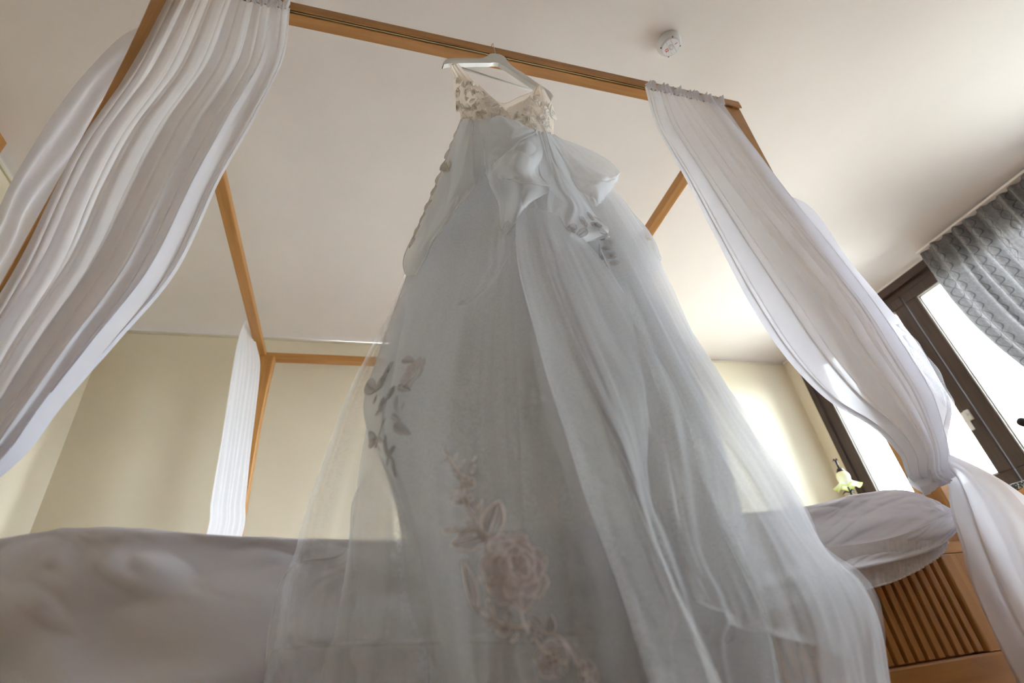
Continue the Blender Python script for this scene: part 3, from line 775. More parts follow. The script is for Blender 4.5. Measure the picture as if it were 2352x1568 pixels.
# ---- sheer tulle layers over it
tabs = {
 'tulle_layer': [
  (300, 1052, 310, 1275, -.15, -.05), (400, 1020, 400, 1320, -.19, -.05), (520, 975, 480, 1395, -.24, -.055), (680, 928, 640, 1492, -.30, -.055),
  (850, 868, 800, 1592, -.35, -.06), (1000, 838, 950, 1690, -.375, -.06), (1160, 812, 1110, 1808, -.40, -.06),
  (1300, 795, 1250, 1885, -.415, -.06), (1450, 770, 1400, 1975, -.42, -.06), (1600, 735, 1600, 2010, -.43, -.06)],
 'tulle_veil': [
  (330, 1045, 310, 1275, -.16, -.04), (470, 985, 450, 1400, -.21, -.04), (640, 925, 620, 1515, -.27, -.045),
  (760, 870, 730, 1552, -.32, -.045), (900, 800, 860, 1640, -.36, -.045), (1050, 745, 1000, 1742, -.38, -.045), (1180, 700, 1165, 1852, -.40, -.045), (1260, 680, 1250, 1893, -.405, -.045),
  (1330, 655, 1312, 1980, -.41, -.045), (1400, 645, 1372, 2024, -.415, -.045), (1480, 635, 1450, 2040, -.42, -.045), (1600, 600, 1600, 2060, -.43, -.045)],
}
G1 = patch(floor_row(skirt_rows(tabs['tulle_layer'], 13, 0)), 420, 240, lambda u, v: (0, sum((
    am*np.exp(-((u-c-.012*np.sin(v*4+c*9))/wd)**2) for c, wd, am in ((.575, .012, -.030), (.60, .010, .018), (.64, .014, -.018), (.72, .03, -.02), (.82, .012, -.014), (.36, .02, -.014), (.2, .02, -.012))))*np.clip(v*1.8-.15, 0, 1)
    + fold_field(81, 4, 23, .026, .009)(u, v)[1], 0))
tl = grid_mesh('tulle_layer', G1, M['tulle'], dress)
G2 = patch(floor_row(skirt_rows(tabs['tulle_veil'], 13, 0)), 420, 240, lambda u, v: (0, fold_field(91, 6, 31, .018, .008)(u, v)[1] - .012*np.exp(-((u-.9)/.012)**2)*v - .01*np.exp(-((u-.08)/.012)**2)*v, 0))
vl = grid_mesh('tulle_layer', G2, M['tulle_fine'], dress)
# slanting overskirt tiers: each a sheet with a long visible hem
def tier(name, rows, nu=160, nv=110, seed=0, amp=.008, mat='organza', hems=('bottom',), k=6, r=.0008, fold=None):
    G = patch(rows, nu, nv, lambda u, v: (amp*.5*vnoise(u*k, v*k*.6, seed+1)*(v+.1), amp*(vnoise(u*k, v*k*.5, seed)*2+.5*vnoise(u*k*3, v*k, seed+2))*(v+.15), 0))
    m = max(3, nu//14); B_ = G
    if fold in ('left', 'both'): B_ = np.concatenate([G[:, m:0:-1]+np.array([0, .005, 0]), B_], 1)
    if fold in ('right', 'both'): B_ = np.concatenate([B_, G[:, -2:-m-1:-1]+np.array([0, .005, 0])], 1)
    if fold == 'bottom': B_ = np.concatenate([G, G[-2:-8:-1]+np.array([0, .005, 0])], 0)
    o = grid_mesh(name, B_, M[mat], dress)
    for h in hems:
        c = hem_of(G, h, 'rolled_hem', None, r, step=2); c.parent = o
    return G, o
# left long tier: hem runs (1045,690)->(870,820)->(838,920)->(915,1100)->(1010,1350)
GT, _ = tier('overskirt_tier', [
 [(1062, 330, -.16), (1090, 330, -.19), (1120, 335, -.205), (1150, 345, -.215), (1175, 360, -.22)],
 [(985, 500, -.12), (1030, 520, -.22), (1080, 530, -.26), (1130, 530, -.28), (1170, 540, -.28)],
 [(925, 660, -.13), (985, 690, -.26), (1050, 710, -.32), (1120, 720, -.345), (1180, 720, -.35)],
 [(868, 820, -.14), (935, 850, -.29), (1020, 880, -.37), (1110, 900, -.40), (1190, 900, -.405)],
 [(838, 915, -.15), (905, 1000, -.31), (1000, 1050, -.39), (1105, 1075, -.42), (1200, 1080, -.425)],
 [(850, 1000, -.16), (925, 1140, -.32), (1010, 1230, -.41), (1110, 1270, -.44), (1210, 1270, -.445)],
 [(905, 1140, -.18), (965, 1300, -.34), (1035, 1420, -.42), (1120, 1480, -.45), (1220, 1480, -.455)],
 [(940, 1400, -.20), (1000, 1530, -.36), (1060, 1610, -.43), (1130, 1650, -.46), (1230, 1650, -.465)],
], seed=101, mat='tulle', hems=('left',), r=.0016, fold='left')
# centre-right fold panel with bright leading edge
tier('overskirt_tier', [
 [(1185, 480, -.29), (1210, 478, -.30), (1240, 480, -.30), (1275, 490, -.29), (1300, 505, -.27)],
 [(1190, 600, -.33), (1235, 600, -.36), (1275, 600, -.355), (1330, 600, -.33), (1385, 600, -.29)],
 [(1225, 740, -.37), (1285, 740, -.41), (1330, 740, -.40), (1395, 740, -.36), (1470, 730, -.30)],
 [(1265, 880, -.39), (1345, 880, -.44), (1390, 880, -.42), (1460, 870, -.38), (1525, 856, -.31)],
 [(1310, 1020, -.41), (1410, 1020, -.46), (1445, 1010, -.43), (1480, 990, -.39), (1510, 940, -.33)],
 [(1355, 1160, -.42), (1465, 1160, -.47), (1478, 1140, -.44), (1485, 1090, -.40), (1492, 1010, -.34)],
 [(1400, 1300, -.43), (1530, 1300, -.48), (1525, 1270, -.45), (1510, 1180, -.40), (1475, 1060, -.35)],
 [(1450, 1440, -.44), (1590, 1440, -.49), (1585, 1420, -.46), (1560, 1330, -.41), (1530, 1230, -.36)],
 [(1500, 1600, -.45), (1650, 1600, -.50), (1650, 1590, -.47), (1640, 1560, -.42), (1630, 1500, -.37)],
], seed=111, mat='tulle', hems=('right',), amp=.007, k=8, r=.0004, fold='left')
# right long panel with hem sweeping to the lower right
TR, _ = tier('overskirt_tier', [
 [(1270, 330, -.14), (1300, 345, -.15), (1330, 360, -.15), (1360, 380, -.13), (1390, 400, -.10)],
 [(1330, 470, -.20), (1370, 480, -.21), (1410, 490, -.20), (1445, 505, -.16), (1475, 520, -.12)],
 [(1400, 620, -.27), (1440, 620, -.28), (1480, 620, -.25), (1515, 625, -.20), (1532, 640, -.14)],
 [(1470, 800, -.32), (1520, 790, -.33), (1560, 780, -.29), (1590, 780, -.22), (1605, 800, -.15)],
 [(1545, 960, -.36), (1600, 950, -.37), (1650, 940, -.33), (1690, 935, -.25), (1712, 950, -.16)],
 [(1610, 1110, -.39), (1680, 1095, -.40), (1740, 1085, -.35), (1790, 1085, -.27), (1815, 1110, -.17)],
 [(1670, 1220, -.41), (1755, 1215, -.42), (1815, 1215, -.37), (1860, 1225, -.29), (1888, 1255, -.18)],
 [(1720, 1330, -.42), (1810, 1320, -.43), (1880, 1310, -.38), (1930, 1320, -.30), (1970, 1340, -.19)],
 [(1770, 1460, -.43), (1860, 1445, -.44), (1930, 1430, -.39), (1985, 1430, -.31), (2015, 1440, -.20)],
 [(1800, 1620, -.44), (1890, 1610, -.45), (1970, 1600, -.40), (2015, 1600, -.32), (2040, 1600, -.21)],
], seed=121, mat='tulle', hems=('right',), amp=.010, k=7, r=.0005, fold='both')
# low sweeping tier on the right: hem (1540,1260)->(1640,1400)->(1810,1450)->(1930,1500)->(1965,1568)
tier('overskirt_tier', [
 [(1290, 520, -.20), (1330, 520, -.20), (1370, 520, -.18), (1400, 520, -.16), (1430, 520, -.12)],
 [(1400, 700, -.29), (1445, 700, -.29), (1490, 700, -.27), (1525, 700, -.22), (1550, 700, -.15)],
 [(1470, 880, -.36), (1540, 880, -.36), (1600, 880, -.33), (1645, 880, -.28), (1675, 890, -.20)],
 [(1500, 1060, -.39), (1590, 1060, -.39), (1670, 1060, -.36), (1730, 1060, -.30), (1770, 1070, -.21)],
 [(1535, 1250, -.42), (1620, 1245, -.42), (1720, 1230, -.39), (1800, 1215, -.33), (1850, 1200, -.23)],
 [(1575, 1345, -.435), (1680, 1370, -.435), (1780, 1390, -.41), (1870, 1400, -.36), (1930, 1400, -.26)],
 [(1600, 1380, -.44), (1700, 1430, -.445), (1800, 1465, -.42), (1900, 1490, -.37), (1960, 1520, -.27)],
], seed=131, mat='tulle', hems=('bottom',), amp=.012, k=7, r=.0005, fold='bottom')
# wispy sheets on the lower left, fine wrinkled points
tier('overskirt_tier', [
 [(880, 1030, -.12), (870, 1050, -.16), (880, 1080, -.20), (900, 1100, -.24)],
 [(815, 1140, -.12), (840, 1160, -.17), (870, 1180, -.22), (905, 1200, -.27)],
 [(790, 1270, -.12), (830, 1300, -.18), (870, 1320, -.24), (915, 1330, -.30)],
 [(660, 1310, -.13), (760, 1380, -.20), (850, 1440, -.26), (920, 1450, -.32)],
 [(610, 1500, -.14), (740, 1540, -.21), (840, 1560, -.28), (930, 1560, -.33)],
 [(590, 1640, -.15), (730, 1660, -.22), (840, 1680, -.29), (940, 1680, -.33)],
], 90, 120, seed=141, mat='tulle_fine', hems=('left',), amp=.016, k=9, r=.001)

# ---- peplum flounces at the waist
def flounce(rows, seed, hems=('bottom',), mat='organza', amp=.005, nu=120, nv=100):
    G = patch(rows, nu, nv, lambda u, v: (amp*.8*vnoise(u*7, v*5, seed+1), amp*(vnoise(u*4, v*3, seed)*3+.35*vnoise(u*15+v*3, v*4, seed+2)+1.3*crease(u*4.5-v*2.5, v*3+u*2, seed+3)), 0))
    o = grid_mesh('flounce', G, M[mat], dress)
    for h in hems:
        c = hem_of(G, h, 'rolled_hem', None, .0011, M['flounce_hem'], 2); c.parent = o
    return G, o
# A left flounce, falls far down on the left
FA, fa = flounce([
 [(1060, 275, -.13), (1072, 278, -.17), (1085, 274, -.20), (1097, 276, -.19), (1108, 284, -.17)],
 [(1035, 335, -.13), (1052, 340, -.18), (1072, 335, -.23), (1092, 330, -.22), (1110, 330, -.20)],
 [(1010, 400, -.13), (1035, 405, -.19), (1062, 395, -.25), (1088, 380, -.24), (1112, 372, -.22)],
 [(985, 460, -.13), (1012, 465, -.19), (1040, 450, -.26), (1078, 428, -.25), (1116, 397, -.23)],
 [(955, 530, -.13), (985, 525, -.18), (1020, 500, -.25), (1060, 465, -.26), (1105, 410, -.24)],
 [(926, 598, -.13), (950, 585, -.17), (990, 550, -.23), (1030, 500, -.27), (1085, 430, -.25)],
 [(942, 656, -.13), (955, 630, -.17), (985, 575, -.22), (1025, 512, -.27), (1075, 445, -.26)],
], 201, ('bottom', 'left'))
# B centre flounce: folded-over points
flounce([
 [(1108, 284, -.17), (1130, 275, -.19), (1160, 272, -.20), (1195, 282, -.20), (1230, 302, -.18)],
 [(1110, 330, -.20), (1130, 322, -.23), (1165, 330, -.25), (1205, 325, -.25), (1243, 318, -.21)],
 [(1113, 372, -.22), (1128, 380, -.25), (1160, 350, -.28), (1205, 350, -.29), (1240, 365, -.24)],
 [(1120, 405, -.23), (1128, 420, -.26), (1155, 400, -.28), (1200, 400, -.30), (1238, 392, -.26)],
 [(1150, 450, -.23), (1146, 470, -.26), (1165, 450, -.28), (1205, 430, -.31), (1263, 430, -.28)],
 [(1138, 510, -.24), (1148, 520, -.27), (1165, 495, -.29), (1195, 470, -.31), (1250, 444, -.29)],
 [(1146, 575, -.24), (1152, 560, -.27), (1168, 530, -.29), (1190, 500, -.30), (1215, 462, -.29)],
], 211, ('bottom', 'left', 'right'))
# B0 upper flap with a slanting edge, and the folded layer under it
flounce([
 [(1096, 277, -.20), (1130, 268, -.215), (1175, 275, -.22), (1222, 297, -.19)],
 [(1106, 315, -.24), (1138, 300, -.255), (1180, 294, -.25), (1226, 300, -.20)],
 [(1116, 352, -.26), (1146, 328, -.275), (1184, 310, -.265), (1229, 302, -.205)],
 [(1127, 384, -.27), (1156, 352, -.285), (1190, 326, -.27), (1232, 304, -.21)],
], 261, ('bottom',), 'organza', .0025, 80, 60)
flounce([
 [(1128, 380, -.28), (1160, 354, -.295), (1196, 330, -.285), (1236, 308, -.23)],
 [(1134, 395, -.285), (1166, 378, -.31), (1206, 362, -.30), (1246, 345, -.25)],
 [(1140, 408, -.285), (1172, 400, -.315), (1212, 395, -.31), (1238, 392, -.26)],
 [(1148, 416, -.28), (1180, 417, -.31), (1222, 421, -.315), (1262, 429, -.29)],
], 271, ('bottom', 'right'), 'organza', .003, 80, 60)
# B2 long translucent fall below it
flounce([
 [(1150, 440, -.25), (1170, 440, -.27), (1195, 440, -.28), (1218, 446, -.28)],
 [(1145, 520, -.27), (1160, 520, -.29), (1178, 520, -.30), (1196, 515, -.30)],
 [(1120, 600, -.29), (1140, 600, -.31), (1158, 595, -.32), (1172, 580, -.31)],
 [(1085, 665, -.31), (1105, 660, -.33), (1125, 650, -.33), (1145, 632, -.32)],
 [(1045, 705, -.31), (1062, 700, -.33), (1080, 692, -.33), (1100, 680, -.32)],
], 221, ('left',), 'tulle_fine', .004, 60, 80)
# C centre-right flounce
FC, _ = flounce([
 [(1228, 300, -.18), (1238, 305, -.20), (1250, 306, -.20), (1262, 308, -.17)],
 [(1238, 370, -.22), (1255, 375, -.25), (1275, 375, -.24), (1298, 372, -.20)],
 [(1245, 410, -.23), (1270, 425, -.27), (1305, 440, -.27), (1345, 452, -.22)],
 [(1262, 430, -.24), (1292, 458, -.28), (1330, 480, -.28), (1372, 500, -.23)],
 [(1258, 475, -.25), (1284, 498, -.28), (1325, 510, -.29), (1385, 520, -.24)],
 [(1262, 520, -.25), (1282, 532, -.28), (1322, 532, -.29), (1395, 530, -.25)],
 [(1272, 566, -.25), (1290, 560, -.27), (1325, 550, -.28), (1402, 545, -.25)],
], 231, ('bottom', 'left'))
# D right flounce, upper rolled edge
flounce([
 [(1262, 308, -.16), (1268, 307, -.16), (1275, 309, -.14), (1282, 312, -.11)],
 [(1275, 350, -.19), (1300, 345, -.19), (1325, 340, -.16), (1340, 334, -.12)],
 [(1300, 395, -.21), (1335, 385, -.21), (1365, 375, -.17), (1390, 362, -.13)],
 [(1330, 430, -.23), (1365, 415, -.23), (1398, 402, -.19), (1425, 392, -.14)],
 [(1350, 450, -.22), (1378, 432, -.22), (1405, 412, -.18), (1424, 398, -.14)],
 [(1362, 482, -.20), (1385, 462, -.20), (1405, 435, -.17), (1421, 408, -.13)],
], 241, ('bottom', 'right'))
# E outer right flounce falling to the elbow of the skirt
FE, _ = flounce([
 [(1345, 440, -.14), (1370, 440, -.14), (1395, 445, -.12), (1418, 452, -.09)],
 [(1375, 500, -.18), (1405, 495, -.18), (1440, 498, -.15), (1468, 505, -.10)],
 [(1395, 560, -.21), (1430, 550, -.21), (1472, 548, -.17), (1500, 556, -.12)],
 [(1415, 610, -.23), (1450, 598, -.23), (1490, 590, -.18), (1516, 592, -.13)],
 [(1445, 640, -.23), (1472, 625, -.22), (1498, 612, -.18), (1513, 604, -.13)],
 [(1474, 666, -.22), (1488, 650, -.21), (1502, 630, -.17), (1512, 614, -.13)],
], 251, ('bottom', 'right'))

# ---- bodice: two cups crossing in a V, nude net base
bod_rows = [
 [(1040, 182, -.06), (1052, 178, -.10), (1068, 180, -.12), (1080, 186, -.12), (1096, 200, -.12)],
 [(1042, 205, -.06), (1062, 205, -.12), (1085, 208, -.155), (1108, 212, -.16), (1128, 222, -.15)],
 [(1048, 232, -.06), (1070, 232, -.13), (1100, 234, -.175), (1130, 238, -.18), (1158, 250, -.165)],
 [(1055, 255, -.06), (1078, 258, -.13), (1110, 262, -.175), (1145, 265, -.18), (1175, 272, -.17)],
 [(1062, 280, -.06), (1085, 288, -.12), (1120, 294, -.165), (1160, 298, -.17), (1200, 300, -.16)],
]
gb = patch(bod_rows, 90, 70, lambda u, v: (0, .003*fbm(u*14, v*10, 301), 0))
grid_mesh('bodice_cup', gb, M['lacebase'], dress)
bod2 = [
 [(1200, 232, -.14), (1215, 222, -.14), (1230, 212, -.13), (1243, 205, -.11), (1250, 204, -.08)],
 [(1165, 250, -.16), (1195, 240, -.17), (1222, 234, -.165), (1248, 232, -.14), (1266, 236, -.07)],
 [(1170, 268, -.17), (1198, 260, -.18), (1226, 256, -.175), (1252, 255, -.14), (1270, 258, -.07)],
 [(1180, 284, -.165), (1205, 280, -.175), (1230, 278, -.17), (1254, 278, -.14), (1272, 281, -.07)],
 [(1195, 300, -.16), (1215, 302, -.165), (1235, 304, -.16), (1255, 306, -.13), (1272, 308, -.07)],
]
gb2 = patch(bod2, 90, 70, lambda u, v: (0, .003*fbm(u*14, v*10, 305), 0))
grid_mesh('bodice_cup', gb2, M['lacebase'], dress)
# back lining seen through the V
g3 = patch([
 [(1100, 196, -.03), (1150, 237, -.03), (1195, 222, -.03), (1245, 202, -.035)],
 [(1080, 230, -.03), (1150, 250, -.028), (1200, 242, -.03), (1262, 230, -.035)],
 [(1070, 270, -.035), (1140, 280, -.03), (1200, 282, -.03), (1268, 270, -.04)],
 [(1066, 298, -.04), (1140, 306, -.035), (1200, 310, -.035), (1268, 306, -.045)]], 60, 40)
o = grid_mesh('bodice_back', g3, M['lacebase'], dress); hem_of(g3, 'top', 'neckline_binding', None, .0012, M['lacebase'], 2).parent = o
# straps over the hanger arms
def strap(rows):
    G = patch(rows, 16, 60, lambda u, v: (0, .0015*np.sin(u*18), 0)); return grid_mesh('strap', G, M['lacebase'], dress)
strap([[(1030, 142, -.03), (1036, 139, -.03), (1045, 139, -.03)], [(1031, 139, -.036), (1038, 138, -.038), (1047, 138, -.036)], [(1036, 155, -.05), (1044, 152, -.055), (1055, 150, -.055)],
       [(1044, 172, -.08), (1056, 170, -.09), (1072, 170, -.09)], [(1048, 186, -.10), (1066, 186, -.12), (1090, 192, -.12)]])
strap([[(1030, 142, -.03), (1032, 143, -.028), (1034, 144, -.028)], [(1036, 160, -.03), (1039, 160, -.03), (1042, 160, -.03)], [(1044, 178, -.04), (1047, 178, -.04), (1050, 178, -.04)], [(1046, 190, -.06), (1052, 190, -.06), (1058, 190, -.06)]])
strap([[(1233, 195, -.03), (1238, 195, -.028), (1243, 200, -.028)], [(1232, 197, -.04), (1238, 195, -.042), (1245, 202, -.04)], [(1222, 210, -.07), (1232, 210, -.08), (1243, 212, -.075)],
       [(1212, 224, -.11), (1226, 226, -.13), (1242, 226, -.12)], [(1205, 238, -.15), (1222, 238, -.16), (1245, 240, -.14)]])
tube('hanger_loop', M['hem'], [tuple(on_h(1267, 222)), tuple(P(1263, 232, -.03)), tuple(P(1260, 246, -.05))], .0008, dress, 5)

# ---- lace pieces (petals, leaves, roses)
def surf(G, px, py, off=.003):
    """nearest point of a cloth grid on the sight line of (px,py), lifted off a little; with a local frame"""
    d = fw + (px-1176)/FPX*rt + (784-py)/FPX*up; d = d/np.linalg.norm(d)
    key = id(G)
    if key not in surf.c:
        nv, nu, _ = G.shape; V = G.reshape(-1, 3); idx = np.arange(nv*nu).reshape(nv, nu)
        F = np.stack([idx[:-1, :-1], idx[:-1, 1:], idx[1:, 1:], idx[1:, :-1]], -1).reshape(-1, 4)
        surf.c[key] = BVHTree.FromPolygons([tuple(v) for v in V], [tuple(int(i) for i in f) for f in F])
    loc, n, i, dist = surf.c[key].ray_cast(Vector(CAM), Vector(d))
    if loc is None: return None
    if n.dot(Vector(d)) > 0: n = -n
    return loc+n*off, n
surf.c = {}
def leaf_mesh(n=10, w_=.36, name='lace_leaf', rim=.025, open_=False):
    """leaf along +X, length 1: raised corded rim and midrib around a net blade"""
    bm = bmesh.new(); xs_ = np.linspace(0, 1, n)
    wd = [w_/2*math.sin(math.pi*x**.8)**.8*(1 if x < 1 else 0) for x in xs_]
    zc = [.05*math.sin(math.pi*x) for x in xs_]
    mid = [bm.verts.new((x, 0, z+.0)) for x, z in zip(xs_, zc)]
    for s in (1, -1):
        sd = [bm.verts.new((x, s*w, z+.03)) for x, w, z in zip(xs_, wd, zc)]
        for i in range(n-1):
            try: bm.faces.new((mid[i], mid[i+1], sd[i+1], sd[i]))
            except ValueError: pass
    nb = len(bm.faces)
    for s in (1, -1): tube_bm(bm, [(x, s*w, z+.03) for x, w, z in zip(xs_, wd, zc)], rim, 5)
    tube_bm(bm, [(x, 0, z+.01) for x, z in zip(xs_[:-1], zc[:-1])], rim*.7, 5)
    bm.faces.ensure_lookup_table()
    for i, f in enumerate(bm.faces): f.material_index = 0 if i < nb else 1; f.smooth = True
    me = bpy.data.meshes.new(name); bm.to_mesh(me); bm.free(); return me
def petal_ring(bm, r0_, r1, n, z, phase, lift, seed, rim, faces_mat):
    for k in range(n):
        a0 = phase+2*math.pi*k/n; half = math.pi/n*1.25
        rows_ = []
        for i in range(4):
            t = i/3; rr = r0_+(r1-r0_)*t; row = []
            for j in range(7):
                s = j/6*2-1
                a = a0+s*half*(.45+.55*math.sin(math.pi*min(1, t+.25)*.6)/1)
                rj = rr*(1-.22*s*s*t)*(1+.05*math.sin(seed+k*3+j*2))
                row.append(Vector((rj*math.cos(a), rj*math.sin(a), z+lift*t*t+.02*math.sin(j*2+k))))
            rows_.append(row)
        vs = [[bm.verts.new(p) for p in row] for row in rows_]
        for i in range(3):
            for j in range(6):
                bm.faces.new((vs[i][j], vs[i][j+1], vs[i+1][j+1], vs[i+1][j])).material_index = 0
        m0 = len(bm.faces)
        tube_bm(bm, [row[0] for row in rows_]+rows_[-1][1:-1]+[row[-1] for row in rows_[::-1]], rim, 5)
        bm.faces.ensure_lookup_table()
        for f in bm.faces[m0:]: f.material_index = 1
def flower_mesh(rings, name, rim=.03):
    bm = bmesh.new()
    for q, (a, b_, n, z, l) in enumerate(rings): petal_ring(bm, a, b_, n, z, q*.7+.3, l, q*5.1, rim, 0)
    for f in bm.faces: f.smooth = True
    me = bpy.data.meshes.new(name); bm.to_mesh(me); bm.free(); return me
LEAF = leaf_mesh(); LEAFW = leaf_mesh(w_=.55, rim=.035); LEAFN = leaf_mesh(w_=.2, rim=.02)
ROSE = flower_mesh([(.5, 1.0, 7, 0, .10), (.3, .78, 6, .06, .14), (.15, .55, 5, .12, .16), (.03, .33, 4, .18, .16)], 'lace_rose', .022)
FLOW = flower_mesh([(.08, 1.0, 5, 0, .18), (.02, .4, 4, .08, .12)], 'lace_flower', .035)
for me in (LEAF, LEAFW, LEAFN, ROSE, FLOW):
    me.materials.append(M['applique_net']); me.materials.append(M['applique'])
def variant(me, m0, m1):
    c = me.copy(); c.materials.clear(); c.materials.append(m0); c.materials.append(m1); return c
L_IV = variant(LEAF, M['lace'], M['lace']); F_IV = variant(FLOW, M['lace'], M['lace']); R_IV = variant(ROSE, M['lace'], M['lace'])
LN_GR = variant(leaf_mesh(w_=.26, rim=.012), M['applique_backlit'], M['applique_backlit']); L_GR = variant(LEAF, M['applique_backlit'], M['applique_backlit']); F_GR = variant(FLOW, M['applique_backlit'], M['applique_backlit']); R_GR = variant(ROSE, M['applique_net'], M['applique_backlit'])
def place(name, me, G, a, b_=None, size=None, spin=0, off=.003, zs=1.0):
    """leaf from a to b_ (sight points), or flower at a with pixel radius size, laid on cloth G"""
    Gs = G if isinstance(G, list) else [G]
    for G in Gs:
        h = surf(G, a[0], a[1], off)
        if h is not None and (b_ is None or surf(G, b_[0], b_[1], off) is not None): break
    if h is None: return
    p, n = h
    if b_ is not None:
        h2 = surf(G, b_[0], b_[1], off)
        if h2 is None: return
        x = h2[0]-p; ln = x.length; x = x.normalized()
    else:
        d = (p-Vector(CAM)).length; ln = size/FPX*abs((p-Vector(CAM)).dot(Vector(fw)))
        x = n.orthogonal(); x.rotate(Matrix.Rotation(spin, 3, n)) if False else None
        x = Vector(rt)-n*Vector(rt).dot(n); x.normalize(); x = Matrix.Rotation(spin, 3, n) @ x
    y = n.cross(x).normalized(); z = x.cross(y)
    mt = Matrix((( x.x, y.x, z.x, p.x), (x.y, y.y, z.y, p.y), (x.z, y.z, z.z, p.z), (0, 0, 0, 1)))
    o = bpy.data.objects.new(name, me); COL.objects.link(o); o.parent = dress
    o.matrix_parent_inverse = Matrix.Translation(-dress.location)
    o.matrix_basis = mt @ Matrix.Diagonal((ln, ln, ln*zs, 1)); return o
def stem(G, pts, r=.0012, mat='applique', off=.003):
    q = []
    for p in catmull(np.array(pts, float), 4*len(pts)):
        for g_ in (G if isinstance(G, list) else [G]):
            h = surf(g_, p[0], p[1], off)
            if h: break
        if h: q.append(tuple(h[0]))
    if len(q) > 2: tube('lace_stem', M[mat], q, r, dress, 5)

# long spray down the front of the skirt, on the outer tulle
GS = [GT, G2]
leaves = [((1034, 1050), (1025, 1030), 0), ((1040, 1058), (1022, 1062), 0), ((1046, 1062), (1054, 1045), 0), ((1052, 1072), (1034, 1080), 0), ((1056, 1078), (1070, 1060), 0),
 ((1086, 1065), (1094, 1052), 0), ((1082, 1092), (1092, 1070), 0), ((1068, 1098), (1052, 1090), 0), ((1060, 1100), (1040, 1092), 0), ((1064, 1126), (1040, 1130), 0), ((1066, 1146), (1040, 1148), 1), ((1062, 1162), (1044, 1158), 0), ((1084, 1150), (1098, 1172), 0),
 ((1100, 1204), (1109, 1151), 2), ((1122, 1240), (1147, 1156), 1), ((1117, 1240), (1044, 1254), 1), ((1052, 1221), (1024, 1222), 0), ((1078, 1221), (1057, 1238), 0), ((1084, 1218), (1070, 1196), 2), ((1100, 1224), (1080, 1200), 2), ((1112, 1238), (1096, 1196), 2),
 ((1140, 1433), (1117, 1440), 1), ((1174, 1440), (1157, 1410), 1), ((1172, 1452), (1136, 1452), 1), ((1189, 1454), (1174, 1477), 1), ((1246, 1449), (1216, 1412), 1), ((1268, 1460), (1264, 1412), 1), ((1128, 1398), (1122, 1375), 1),
 ((1096, 1408), (1069, 1288), 2), ((1126, 1425), (1094, 1404), 2), ((1238, 1315), (1254, 1280), 1)]
for a, b_, k in leaves: place('lace_leaf', (LEAF, LEAFW, LEAFN)[k], GS, a, b_)
place('lace_flower', FLOW, GS, (1075, 1116), size=19, spin=.3); place('lace_flower', FLOW, GS, (1072, 1150), size=17, spin=1)
ROSE.materials[0] = cloth('rose_fill', (.90, .84, .84), .55, .35)
o = place('lace_rose', ROSE, GS, (1176, 1312), size=86, spin=.2); o['label'] = 'large embroidered rose with sequins'
place('lace_flower', FLOW, GS, (1228, 1466), size=20, spin=.5); place('lace_flower', FLOW, GS, (1270, 1516), size=40, spin=.1); place('lace_flower', FLOW, GS, (1342, 1553), size=32, spin=.9)
stem(GS, [(1034, 1050), (1050, 1075), (1062, 1105), (1066, 1150), (1082, 1180), (1100, 1210), (1118, 1240), (1130, 1262)])
stem(GS, [(1030, 1222), (1060, 1220), (1085, 1221), (1110, 1232)])
stem(GS, [(1190, 1366), (1196, 1395), (1201, 1425), (1217, 1456)])
stem(GS, [(1127, 1424), (1153, 1437), (1188, 1443), (1220, 1440), (1249, 1452), (1275, 1462), (1303, 1484), (1318, 1508), (1327, 1535)], .0016)
stem(GS, [(1128, 1395), (1132, 1412), (1138, 1430)]); stem(GS, [(1232, 1474), (1246, 1492), (1258, 1505)])
# left spray, greyed as if backlit, on the inner skirt, seen through the tulle
GI = [GT, G1]
for a, b_ in (((872, 900), (850, 884)), ((884, 945), (868, 955)), ((893, 960), (880, 992)), ((874, 1004), (858, 1012)), ((876, 1004), (888, 1014)), ((870, 1016), (857, 1030)), ((874, 1018), (882, 1034)),
             ((905, 955), (926, 968)), ((912, 978), (950, 1000)), ((935, 925), (928, 945)), ((918, 910), (918, 950)), ((890, 1005), (898, 1050)), ((915, 1025), (896, 1068)), ((908, 1060), (916, 1095)), ((930, 830), (960, 835)), ((905, 900), (890, 930)), ((920, 890), (950, 900))):
    place('lace_leaf', LN_GR, GI, a, b_)
for (a, s) in (((885, 880), 26), ((868, 920), 12), ((884, 928), 16), ((905, 905), 18), ((900, 850), 20)): place('lace_flower', F_GR, GI, a, size=s, spin=s)
place('lace_rose', R_GR, GI, (955, 862), size=44)
stem(GI, [(886, 930), (884, 970), (874, 1005), (868, 1025)], .0009, 'applique_backlit'); stem(GI, [(890, 1000), (896, 1035), (910, 1060), (914, 1093)], .0012, 'applique_backlit')
# appliques on the right hip, in the same painted backlit grey
GH = [FE, FC, TR, G1]
for (a, s) in (((1335, 512), 16), ((1352, 500), 12), ((1368, 522), 14), ((1310, 528), 12), ((1385, 552), 13), ((1402, 560), 12), ((1392, 575), 11), ((1405, 592), 14), ((1388, 592), 9), ((1412, 608), 12)): place('lace_flower', F_GR, GH, a, size=s, spin=s*.7)
for a, b_ in (((1370, 530), (1392, 540)), ((1378, 512), (1360, 500)), ((1320, 520), (1298, 535)), ((1380, 570), (1376, 600)), ((1408, 610), (1408, 634)), ((1345, 530), (1320, 545)), ((1392, 605), (1385, 622))): place('lace_leaf', L_GR, GH, a, b_)
place('lace_flower', F_IV, GH, (1485, 552), size=9); place('lace_leaf', L_IV, FA, (1036, 395), (1028, 378)); place('lace_flower', F_IV, FA, (1033, 385), size=12)
